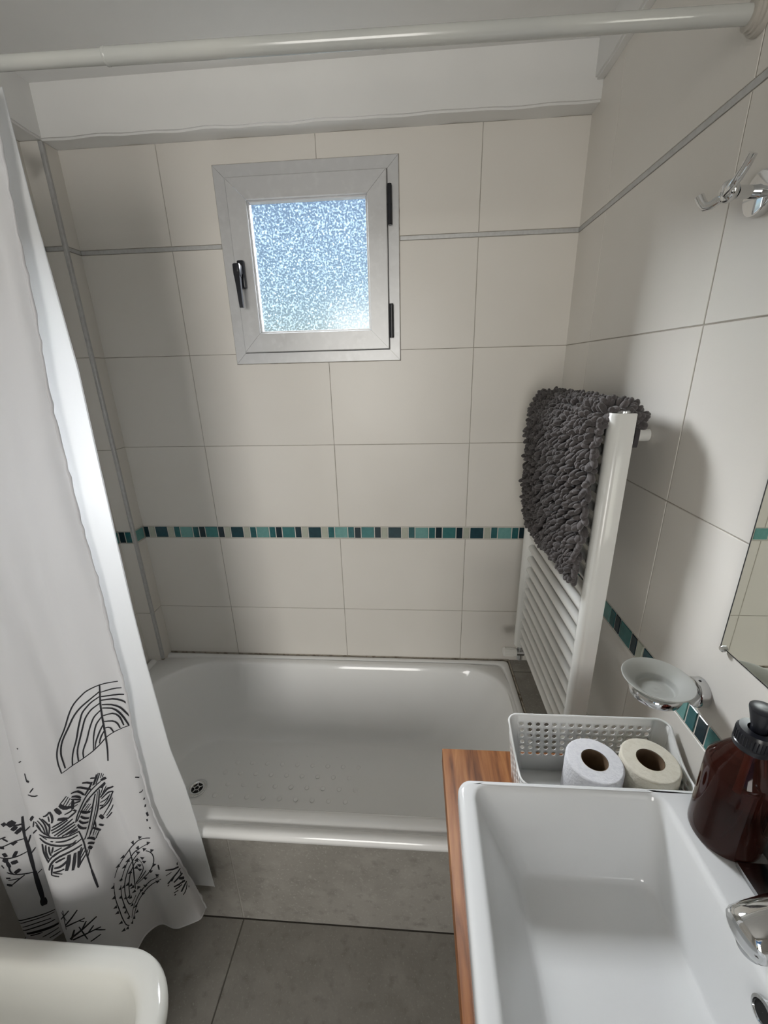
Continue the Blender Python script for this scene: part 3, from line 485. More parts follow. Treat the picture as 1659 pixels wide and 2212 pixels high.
# the side hem, slightly gathered by its seam
hem = []
for k in range(121):
    f = k/120; p, n = cloth_pt(.002, f, .0); hem.append(p+Vector((.0010*math.sin(k*1.9)+.0014*math.sin(k*.37), -.001+.001*math.sin(k*2.7), 0)))
MB().tube(hem, [.0024+.0004*math.sin(k*1.3)+.0004*math.sin(k*.45) for k in range(121)], 8).build('side_hem', M['cloth'], cur, 80)
bh = [cloth_pt(i/140, .998, 0)[0] for i in range(141)]
MB().tube(bh, .0018, 6).build('bottom_hem', M['cloth'], cur, 80)
for k in range(7):
    a = [0.085, 0.245, 0.41, 0.575, 0.74, 0.83, 0.91][k]; p = Vector(cloth(a, 0)); c = onrod(p.x)
    MB().torus((p.x, c.y, c.z-.006), .0215, .0016, (1, 0, 0), 24, 8).build('curtain_ring', M['white_plastic'], cur, 60)
PRINTS = {
 'umbrella_leaf_tree': [[1.82,[[0.038,0.589],[0.0609,0.5884],[0.0802,0.5875],[0.0977,0.5867],[0.1136,0.586],[0.1303,0.5875],[0.1491,0.5897],[0.1732,0.5927],[0.1991,0.5983],[0.2241,0.6035],[0.246,0.6078],[0.2659,0.6116],[0.279,0.6165],[0.292,0.6212],[0.3045,0.6258],[0.3158,0.6316],[0.3267,0.6372],[0.3377,0.6427],[0.3528,0.6466],[0.3696,0.6504],[0.3881,0.6542],[0.4004,0.66],[0.4117,0.6658],[0.4156,0.6726],[0.4191,0.6793],[0.4179,0.6862],[0.4167,0.6932]]],[1.46,[[0.4167,0.6932],[0.3922,0.6922],[0.3634,0.6917],[0.3415,0.6918],[0.3229,0.6916],[0.3057,0.691],[0.2873,0.6895],[0.2659,0.6872],[0.2372,0.6832],[0.1955,0.675],[0.1647,0.6687],[0.1426,0.662],[0.1182,0.6581],[0.0983,0.6561],[0.077,0.6546],[0.0512,0.6558],[0.0159,0.6569]]],[2.55,[[0.1142,0.5869],[0.1177,0.5934],[0.1213,0.5998],[0.125,0.6064],[0.1291,0.6131],[0.1313,0.6201],[0.1337,0.6272],[0.1362,0.6344],[0.1385,0.6432],[0.1408,0.652],[0.143,0.6586],[0.1452,0.6653],[0.1482,0.673],[0.1513,0.6808],[0.1573,0.6892],[0.1636,0.6977]]],[2.18,[[0.1168,0.595],[0.1373,0.5992],[0.1623,0.6043],[0.1959,0.6108],[0.2306,0.6171],[0.2556,0.6223],[0.2785,0.6269],[0.2925,0.632],[0.3057,0.6369],[0.3182,0.6414],[0.3306,0.6458],[0.3477,0.6505],[0.3669,0.6549],[0.3794,0.6615],[0.3926,0.6682],[0.3926,0.6752],[0.3927,0.6823],[0.3928,0.6894]]],[2.18,[[0.1214,0.602],[0.1421,0.6053],[0.1676,0.6096],[0.1898,0.615],[0.2133,0.6205],[0.2359,0.6256],[0.2503,0.6324],[0.2641,0.6391],[0.2774,0.6456],[0.2878,0.6521],[0.2974,0.6584],[0.3063,0.6644],[0.3261,0.6721],[0.3333,0.6773],[0.341,0.6825],[0.3494,0.6875],[0.3504,0.6917]]],[2.18,[[0.126,0.6111],[0.1492,0.6152],[0.1789,0.6204],[0.2037,0.6274],[0.2289,0.6342],[0.2475,0.6427],[0.2649,0.6509],[0.2809,0.6587],[0.295,0.666],[0.3048,0.6712],[0.3141,0.6763],[0.3174,0.6834],[0.3208,0.6905]]],[2.18,[[0.1323,0.6215],[0.1513,0.626],[0.174,0.6311],[0.1925,0.6389],[0.2127,0.6469],[0.2299,0.6545],[0.2472,0.662],[0.2628,0.669],[0.2795,0.6746],[0.2938,0.6795],[0.2978,0.6906]]],[2.18,[[0.133,0.6302],[0.1515,0.6359],[0.1731,0.642],[0.1883,0.6507],[0.2051,0.6598],[0.2142,0.667],[0.2244,0.6745],[0.2354,0.682]]],[2.18,[[0.1353,0.6411],[0.1495,0.6471],[0.165,0.6531],[0.1819,0.6606],[0.2016,0.6685],[0.2226,0.6804]]],[2.18,[[0.1408,0.652],[0.1639,0.6598],[0.1818,0.6705]]],[1.82,[[0.1166,0.5971],[0.0971,0.5967],[0.0756,0.5964],[0.0538,0.5981],[0.0252,0.5993]]],[2.18,[[0.1195,0.6032],[0.0986,0.6042],[0.0757,0.6055],[0.0512,0.6077],[0.0166,0.6095]]],[2.55,[[0.1229,0.6082],[0.1016,0.6088],[0.0787,0.6098],[0.0617,0.6134],[0.0423,0.6169],[0.0115,0.623]]],[2.55,[[0.1244,0.6145],[0.1073,0.6156],[0.0898,0.6171],[0.0736,0.6211],[0.0564,0.6253],[0.0435,0.6318],[0.0276,0.6384],[0.0024,0.6448]]],[2.55,[[0.1262,0.6193],[0.1071,0.6208],[0.0875,0.6227],[0.0727,0.6293],[0.057,0.6362],[0.0492,0.6427],[0.0405,0.6492],[0.0304,0.6559]]],[2.18,[[0.1302,0.6304],[0.1108,0.6293],[0.0916,0.6287],[0.068,0.637],[0.063,0.6448],[0.0578,0.6527]]],[2.18,[[0.1337,0.639],[0.1163,0.6392],[0.0991,0.6399],[0.0813,0.6463],[0.077,0.6546]]],[2.18,[[0.1382,0.6488],[0.118,0.6458],[0.1081,0.6568]]]],
 'bare_branch_bush': [[2.18,[[0.5745,0.9135],[0.5441,0.904],[0.5238,0.8994],[0.5095,0.898],[0.4959,0.8976]]],[2.18,[[0.508,0.8818],[0.5199,0.8868],[0.533,0.8928],[0.5487,0.8999],[0.5707,0.91]]],[1.82,[[0.556,0.8817],[0.5607,0.89],[0.566,0.8988],[0.5713,0.9089],[0.577,0.9192]]],[2.91,[[0.5761,0.9361],[0.5504,0.9257],[0.5316,0.9187],[0.5161,0.914],[0.5026,0.9105],[0.4899,0.9079],[0.4781,0.9057],[0.4664,0.9038]]],[2.55,[[0.5616,0.9345],[0.5379,0.9272],[0.5195,0.9232],[0.5033,0.9212],[0.4901,0.921],[0.478,0.9213],[0.4661,0.9221]]],[2.18,[[0.5161,0.914],[0.5054,0.9081],[0.4951,0.9028]]],[2.18,[[0.5041,0.9223],[0.4924,0.918],[0.4815,0.9142]]],[2.18,[[0.5126,0.8994],[0.5015,0.9026]]],[2.18,[[0.5211,0.9084],[0.5175,0.916],[0.514,0.9238],[0.5106,0.9317]]],[3.27,[[0.5387,0.9133],[0.5524,0.9237],[0.5691,0.936]]],[1.82,[[0.5573,0.8998],[0.5618,0.8928],[0.567,0.8861]]],[2.18,[[0.5051,0.9366],[0.4935,0.9348],[0.4829,0.9336],[0.4729,0.9327]]],[1.82,[[0.5898,0.9044],[0.5535,0.8889],[0.5335,0.8804]]],[1.82,[[0.4822,0.9216],[0.4705,0.9257],[0.4588,0.9301]]]],
 'scattered_twigs': [[2.55,[[0.5454,0.6446],[0.5421,0.646]]],[1.82,[[0.5594,0.6646],[0.5428,0.662]]],[1.82,[[0.5422,0.6783],[0.5436,0.6854],[0.5436,0.6903]]],[5.09,[[0.5333,0.688],[0.5413,0.6902]]],[1.82,[[0.5432,0.7044],[0.5215,0.6979]]],[1.82,[[0.5561,0.7079],[0.5358,0.7108],[0.5123,0.7082]]],[1.82,[[0.065,0.7341],[0.0388,0.7385]]],[1.82,[[0.0699,0.7597],[0.0517,0.7639],[0.0368,0.7594]]],[3.27,[[0.0452,0.772],[0.0541,0.7743]]],[3.27,[[0.0557,0.7823],[0.0654,0.7857]]],[3.64,[[0.0697,0.7946],[0.07,0.8011]]],[2.55,[[0.0852,0.8044],[0.0872,0.808]]],[2.18,[[0.0902,0.818],[0.09,0.8211]]]],
 'woven_leaf_tree': [[1.9,[[0.4208,0.7772],[0.4186,0.786],[0.4164,0.7949],[0.4189,0.803],[0.4215,0.8112],[0.4225,0.8181],[0.4237,0.8251],[0.425,0.8321],[0.4264,0.8391]]],[2.99,[[0.426,0.8362],[0.4267,0.8442],[0.4275,0.8524],[0.4291,0.8647]]],[1.63,[[0.2481,0.719],[0.2698,0.7267],[0.2854,0.7335]]],[1.36,[[0.2572,0.7186],[0.271,0.7238],[0.2826,0.7286],[0.2931,0.733]]],[1.09,[[0.2315,0.7186],[0.2567,0.7269]]],[1.09,[[0.2156,0.7186],[0.2441,0.7263]]],[1.9,[[0.2686,0.7197],[0.2861,0.7283],[0.2984,0.7329]]],[4.61,[[0.2048,0.7244],[0.2581,0.7309]]],[2.17,[[0.2592,0.7318],[0.2805,0.7343],[0.2985,0.7359],[0.316,0.7386],[0.3353,0.7412],[0.3521,0.7444],[0.3704,0.7471],[0.3959,0.752],[0.4133,0.7572],[0.4216,0.7637]]],[2.17,[[0.2326,0.7337],[0.2635,0.7384],[0.2839,0.7408],[0.3028,0.7435],[0.3219,0.7459],[0.3392,0.7485],[0.3592,0.7505],[0.3889,0.7547],[0.4073,0.7597],[0.4161,0.7632]]],[1.63,[[0.2565,0.7383],[0.2787,0.7412],[0.2971,0.7432],[0.3159,0.7457],[0.3369,0.748],[0.355,0.7504],[0.3741,0.7522]]],[2.17,[[0.2787,0.7427],[0.2856,0.7492],[0.2922,0.7555],[0.3013,0.7623],[0.3108,0.769],[0.3204,0.7738],[0.3307,0.7785],[0.3469,0.7839],[0.3635,0.7886],[0.3787,0.7913],[0.3924,0.7941]]],[2.17,[[0.2995,0.7458],[0.3084,0.7509],[0.3178,0.756],[0.3299,0.7628],[0.3435,0.7693],[0.3577,0.7744],[0.3714,0.7791],[0.3858,0.7836],[0.3985,0.7882],[0.4114,0.7923]]],[1.09,[[0.2884,0.744],[0.2948,0.7495],[0.3012,0.7549],[0.3078,0.7603],[0.3198,0.767],[0.3331,0.7737],[0.3468,0.7791],[0.3609,0.784],[0.3743,0.788],[0.3865,0.7919]]],[3.26,[[0.2987,0.7214],[0.2819,0.724]]],[2.71,[[0.335,0.7214],[0.3119,0.7241],[0.2942,0.7283],[0.3022,0.7311]]],[2.71,[[0.3697,0.7222],[0.3487,0.7242],[0.3345,0.7294],[0.3213,0.734],[0.3098,0.7365]]],[2.99,[[0.2961,0.7274],[0.3067,0.7331],[0.323,0.7356],[0.3436,0.7396]]],[2.71,[[0.4061,0.7244],[0.3813,0.7244],[0.358,0.7308],[0.3454,0.7382]]],[2.99,[[0.4077,0.7287],[0.3838,0.7316],[0.3664,0.739]]],[1.9,[[0.4131,0.7312],[0.3946,0.7342],[0.3852,0.7381],[0.3698,0.7413]]],[2.17,[[0.4115,0.7381],[0.3947,0.7398],[0.3752,0.7421]]],[1.63,[[0.4106,0.7429],[0.3921,0.7433]]],[2.71,[[0.4164,0.7462],[0.4066,0.7504]]],[4.34,[[0.4068,0.7335],[0.4126,0.7392],[0.4179,0.745]]],[1.63,[[0.4248,0.7242],[0.4393,0.7272],[0.4527,0.7302]]],[1.36,[[0.4192,0.7263],[0.4329,0.7301],[0.4451,0.7339]]],[1.36,[[0.414,0.7292],[0.4271,0.7328],[0.4386,0.7364]]],[5.16,[[0.4527,0.7302],[0.4455,0.7374],[0.433,0.7405],[0.4194,0.7409]]],[1.36,[[0.4168,0.7351],[0.4318,0.7389]]],[5.43,[[0.4681,0.7322],[0.4633,0.7368],[0.4571,0.7423]]],[2.17,[[0.4472,0.7456],[0.4291,0.7469],[0.4185,0.7457]]],[4.88,[[0.4708,0.7472],[0.4561,0.7494],[0.4421,0.7528]]],[2.99,[[0.4421,0.7528],[0.4277,0.751],[0.4097,0.7506]]],[2.71,[[0.5174,0.7381],[0.5056,0.7391],[0.4882,0.7333]]],[2.99,[[0.4882,0.7333],[0.4838,0.739],[0.4795,0.7447],[0.4924,0.7494]]],[1.63,[[0.4977,0.7388],[0.4999,0.7468]]],[2.44,[[0.5344,0.7401],[0.5215,0.7457],[0.5179,0.7531],[0.5219,0.764]]],[1.9,[[0.5452,0.7436],[0.5324,0.7499],[0.5278,0.7564],[0.5281,0.7628]]],[1.9,[[0.5552,0.7456],[0.5447,0.7525],[0.5403,0.7597]]],[2.17,[[0.5562,0.75],[0.5469,0.7552],[0.5351,0.7625],[0.5128,0.7673]]],[2.17,[[0.5023,0.7494],[0.5061,0.7566],[0.5181,0.7651]]],[2.17,[[0.525,0.7411],[0.5086,0.7481],[0.5042,0.7558]]],[2.44,[[0.4976,0.7554],[0.4708,0.7527],[0.4502,0.7527]]],[2.71,[[0.5037,0.7595],[0.4855,0.7577],[0.4696,0.7567],[0.4563,0.7554],[0.4433,0.7544]]],[2.71,[[0.5045,0.7632],[0.4829,0.7614],[0.4642,0.7606],[0.4521,0.759],[0.4401,0.7577],[0.4275,0.7566]]],[2.71,[[0.4985,0.7675],[0.4791,0.7649],[0.4619,0.763],[0.4498,0.7624],[0.4376,0.7621],[0.4249,0.7619]]],[2.71,[[0.4885,0.7696],[0.4717,0.7676],[0.4561,0.7662],[0.4411,0.7657],[0.4255,0.7655]]],[2.44,[[0.4749,0.7718],[0.4618,0.7711],[0.4491,0.7708],[0.4366,0.7697],[0.4235,0.7689]]],[2.44,[[0.4627,0.7723],[0.439,0.7714],[0.4222,0.773]]],[1.9,[[0.4515,0.774],[0.4378,0.7741],[0.4235,0.7746]]],[1.36,[[0.349,0.7516],[0.3762,0.7537]]],[1.36,[[0.3375,0.754],[0.3573,0.756],[0.3775,0.7574]]],[1.36,[[0.3295,0.7556],[0.3489,0.7583],[0.3698,0.7602]]],[1.36,[[0.3282,0.76],[0.3619,0.7631]]],[1.36,[[0.3246,0.7484],[0.3438,0.7506]]],[3.53,[[0.3916,0.754],[0.3701,0.7632],[0.3459,0.7657]]],[2.71,[[0.3973,0.7603],[0.3877,0.7677],[0.3632,0.772]]],[2.71,[[0.4088,0.764],[0.3996,0.7722],[0.3725,0.7757]]],[2.99,[[0.4175,0.7676],[0.4139,0.7751],[0.3901,0.7808]]],[2.44,[[0.5536,0.7634],[0.5338,0.7671],[0.5175,0.7688],[0.5015,0.771],[0.4853,0.7725],[0.4707,0.7745],[0.4569,0.7756],[0.4433,0.777],[0.4208,0.7772]]],[2.99,[[0.5547,0.768],[0.5442,0.7743],[0.5204,0.7799],[0.5048,0.7819],[0.4895,0.7844],[0.4637,0.7872],[0.4419,0.789]]],[2.44,[[0.5016,0.7767],[0.475,0.78],[0.4505,0.781],[0.4287,0.7809]]],[1.36,[[0.5489,0.7642],[0.5297,0.771]]],[2.17,[[0.5184,0.7744],[0.51,0.7755]]],[2.44,[[0.5508,0.8051],[0.5302,0.7962],[0.5161,0.7935],[0.5019,0.7911],[0.4858,0.7909],[0.471,0.7911],[0.4558,0.7905],[0.4407,0.7903],[0.421,0.7887]]],[3.26,[[0.5552,0.8166],[0.5425,0.8069],[0.5197,0.7998],[0.5044,0.7985],[0.4891,0.7977],[0.4726,0.7972],[0.4568,0.7972],[0.4413,0.7965],[0.4252,0.7964]]],[1.9,[[0.5266,0.7973],[0.511,0.794],[0.4948,0.791],[0.4809,0.7902],[0.4678,0.7898],[0.4526,0.7878],[0.4375,0.7863]]],[3.26,[[0.5514,0.777],[0.5562,0.7892],[0.5526,0.7961],[0.5493,0.8031]]],[2.71,[[0.5393,0.7789],[0.547,0.789],[0.5428,0.7994]]],[2.71,[[0.5293,0.7812],[0.5355,0.7912],[0.5316,0.7951]]],[2.44,[[0.516,0.783],[0.5269,0.7917]]],[1.9,[[0.5193,0.7903],[0.5032,0.7871],[0.4873,0.7872]]],[2.17,[[0.5199,0.7941],[0.5005,0.7922]]],[3.26,[[0.5241,0.806],[0.5088,0.8028],[0.4887,0.8026]]],[3.8,[[0.534,0.8138],[0.5128,0.8138],[0.4923,0.8099],[0.4814,0.8069]]],[2.71,[[0.5343,0.8081],[0.5442,0.8154],[0.5512,0.8242]]],[2.44,[[0.5425,0.8193],[0.5211,0.8196],[0.5031,0.818]]],[2.44,[[0.5486,0.8241],[0.5262,0.8268]]],[1.63,[[0.5432,0.8202],[0.5286,0.8213],[0.5141,0.8243]]],[5.7,[[0.4732,0.8006],[0.4839,0.8113],[0.4911,0.8165],[0.4984,0.8216]]],[4.61,[[0.4541,0.8018],[0.4597,0.8074],[0.4654,0.8131],[0.4725,0.8186],[0.4794,0.8241]]],[4.61,[[0.4414,0.802],[0.4452,0.8079],[0.4492,0.8139],[0.4603,0.8233]]],[2.17,[[0.4299,0.7991],[0.4398,0.8053]]],[1.9,[[0.4248,0.8014],[0.4349,0.8056],[0.4448,0.81]]],[1.9,[[0.4218,0.8062],[0.4345,0.8097],[0.4467,0.8135]]],[2.17,[[0.4215,0.8112],[0.4365,0.8146],[0.4509,0.8185],[0.461,0.8242]]],[1.36,[[0.4091,0.8067],[0.4187,0.8109]]],[1.63,[[0.4018,0.808],[0.4121,0.8123],[0.4221,0.817]]],[3.8,[[0.4068,0.8045],[0.396,0.8109]]],[3.26,[[0.4047,0.7997],[0.3926,0.8025],[0.3808,0.808]]],[3.26,[[0.401,0.7934],[0.3827,0.7972],[0.3713,0.8049]]],[2.71,[[0.3624,0.7878],[0.3506,0.7932],[0.3309,0.8002]]],[1.63,[[0.3562,0.7917],[0.3757,0.7974]]],[2.17,[[0.3401,0.7991],[0.3667,0.8043]]],[1.09,[[0.3472,0.7962],[0.3668,0.7991]]],[2.71,[[0.3285,0.7903],[0.3208,0.7947],[0.3117,0.7962]]],[2.17,[[0.3416,0.7814],[0.3472,0.7908]]],[3.26,[[0.286,0.7548],[0.2639,0.7506],[0.2293,0.7435],[0.175,0.7373]]],[2.44,[[0.2829,0.7574],[0.2656,0.7551],[0.2427,0.7514],[0.1866,0.745]]],[2.71,[[0.1843,0.7449],[0.2116,0.7534],[0.2412,0.7621],[0.2753,0.7703],[0.3038,0.7706]]],[1.9,[[0.2121,0.758],[0.2449,0.7674],[0.263,0.7733],[0.2811,0.7777],[0.2977,0.7816]]],[1.63,[[0.2331,0.7716],[0.2654,0.7815],[0.2868,0.785]]],[2.44,[[0.2579,0.7836],[0.2756,0.7883],[0.2903,0.7886]]],[4.61,[[0.3118,0.7784],[0.3025,0.7864]]],[1.9,[[0.2925,0.7617],[0.2689,0.764],[0.2419,0.7567]]],[1.9,[[0.2988,0.7655],[0.2817,0.7681]]],[1.36,[[0.2555,0.7404],[0.2702,0.7461],[0.2826,0.7513]]],[3.26,[[0.2328,0.7353],[0.2705,0.742]]],[1.36,[[0.2325,0.7395],[0.2603,0.7473],[0.2787,0.753]]],[1.36,[[0.2249,0.7528],[0.2561,0.7614],[0.2751,0.7672],[0.303,0.7698]]]],
 'leafy_branch_tree': [[3.69,[[0.8174,0.7789],[0.8194,0.7866],[0.8214,0.7944],[0.8226,0.8026],[0.8239,0.8109]]],[4.92,[[0.8235,0.8099],[0.823,0.8189],[0.8227,0.828],[0.8233,0.8375],[0.8241,0.8471],[0.8245,0.8545],[0.825,0.862],[0.8256,0.8696]]],[6.76,[[0.8254,0.8684],[0.8262,0.878],[0.8271,0.8877],[0.8275,0.8978],[0.828,0.9081],[0.8292,0.9161],[0.8305,0.9243]]],[10.14,[[0.829,0.9191],[0.8314,0.9319]]],[2.77,[[0.819,0.7896],[0.8285,0.7886],[0.8395,0.7882],[0.8501,0.7843],[0.8612,0.7808]]],[1.69,[[0.8243,0.812],[0.8346,0.8106],[0.8461,0.8098],[0.8572,0.8114],[0.8691,0.8133],[0.8958,0.8168]]],[2.0,[[0.8262,0.8327],[0.8365,0.8335],[0.8476,0.8348],[0.8616,0.8354],[0.8767,0.8367],[0.891,0.8346],[0.9079,0.8336]]],[2.31,[[0.827,0.869],[0.839,0.8677],[0.8515,0.8669],[0.8654,0.8649],[0.8801,0.8635],[0.8997,0.8585]]],[2.0,[[0.8521,0.8681],[0.8707,0.8724],[0.8821,0.8758],[0.8944,0.8796]]],[1.69,[[0.8682,0.8715],[0.8847,0.8711],[0.9038,0.8718]]],[2.31,[[0.8199,0.8207],[0.8122,0.8111]]],[2.31,[[0.5737,0.7536],[0.5611,0.7448]]],[2.31,[[0.8204,0.8017],[0.8093,0.7984]]],[4.92,[[0.5822,0.7453],[0.558,0.7377]]],[2.0,[[0.5889,0.7647],[0.5583,0.7568]]],[2.31,[[0.8206,0.8386],[0.8097,0.8332]]],[2.0,[[0.8208,0.8742],[0.8103,0.8714]]],[9.22,[[0.8677,0.7822],[0.8572,0.7802]]],[12.29,[[0.8542,0.7852],[0.8363,0.781]]],[8.3,[[0.8473,0.7934],[0.8347,0.7893]]],[7.38,[[0.8413,0.7998],[0.8321,0.7971],[0.8238,0.7947]]],[2.46,[[0.8864,0.8029],[0.868,0.8006]]],[2.77,[[0.8792,0.802],[0.8663,0.8084]]],[7.38,[[0.8581,0.8148],[0.8441,0.8114]]],[7.38,[[0.8948,0.8168],[0.8823,0.8177]]],[8.91,[[0.8902,0.8263],[0.885,0.8324]]],[9.84,[[0.8998,0.8369],[0.8841,0.8397]]],[5.53,[[0.8656,0.8354],[0.8519,0.8266]]],[8.3,[[0.8769,0.844],[0.8578,0.8428]]],[2.77,[[0.886,0.8481],[0.8905,0.8589],[0.8801,0.8635]]],[6.76,[[0.8767,0.8614],[0.8586,0.8565]]],[3.07,[[0.9109,0.8467],[0.9047,0.8512]]],[4.61,[[0.9092,0.8682],[0.8943,0.8685]]],[5.38,[[0.9153,0.8796],[0.8952,0.8808]]],[6.45,[[0.888,0.8407],[0.8853,0.8506]]]],
 'striped_pot': [[2.15,[[0.9289,0.9463],[0.897,0.9413],[0.8797,0.9426],[0.868,0.9435],[0.8567,0.9449],[0.8455,0.9465],[0.8337,0.9471],[0.8227,0.9481],[0.8131,0.9498]]],[1.69,[[0.9262,0.9511],[0.8943,0.9463],[0.8763,0.9475],[0.864,0.9485],[0.852,0.9499],[0.8399,0.9515],[0.8269,0.952],[0.8158,0.9535]]],[1.69,[[0.9166,0.9571],[0.8961,0.9542],[0.8821,0.954],[0.8701,0.9549],[0.8562,0.9564],[0.8423,0.9583],[0.8281,0.9605]]],[2.31,[[0.922,0.9646],[0.8973,0.9605],[0.8824,0.9606],[0.8698,0.9619],[0.8584,0.9632],[0.8471,0.9647],[0.8355,0.9664],[0.8206,0.9667]]],[5.84,[[0.9081,0.969],[0.888,0.9683],[0.873,0.9701],[0.8595,0.9728],[0.8442,0.9747],[0.8286,0.977],[0.8165,0.9777]]],[2.15,[[0.8974,0.9734],[0.8836,0.9735],[0.8721,0.9747],[0.8614,0.9764]]],[1.84,[[0.8656,0.9842],[0.8548,0.9845],[0.8442,0.9849],[0.8331,0.9855],[0.8199,0.985]]],[1.84,[[0.8495,0.9925],[0.8291,0.9937],[0.8191,0.9933]]],[1.84,[[0.8381,0.9986],[0.8235,0.9984]]]],
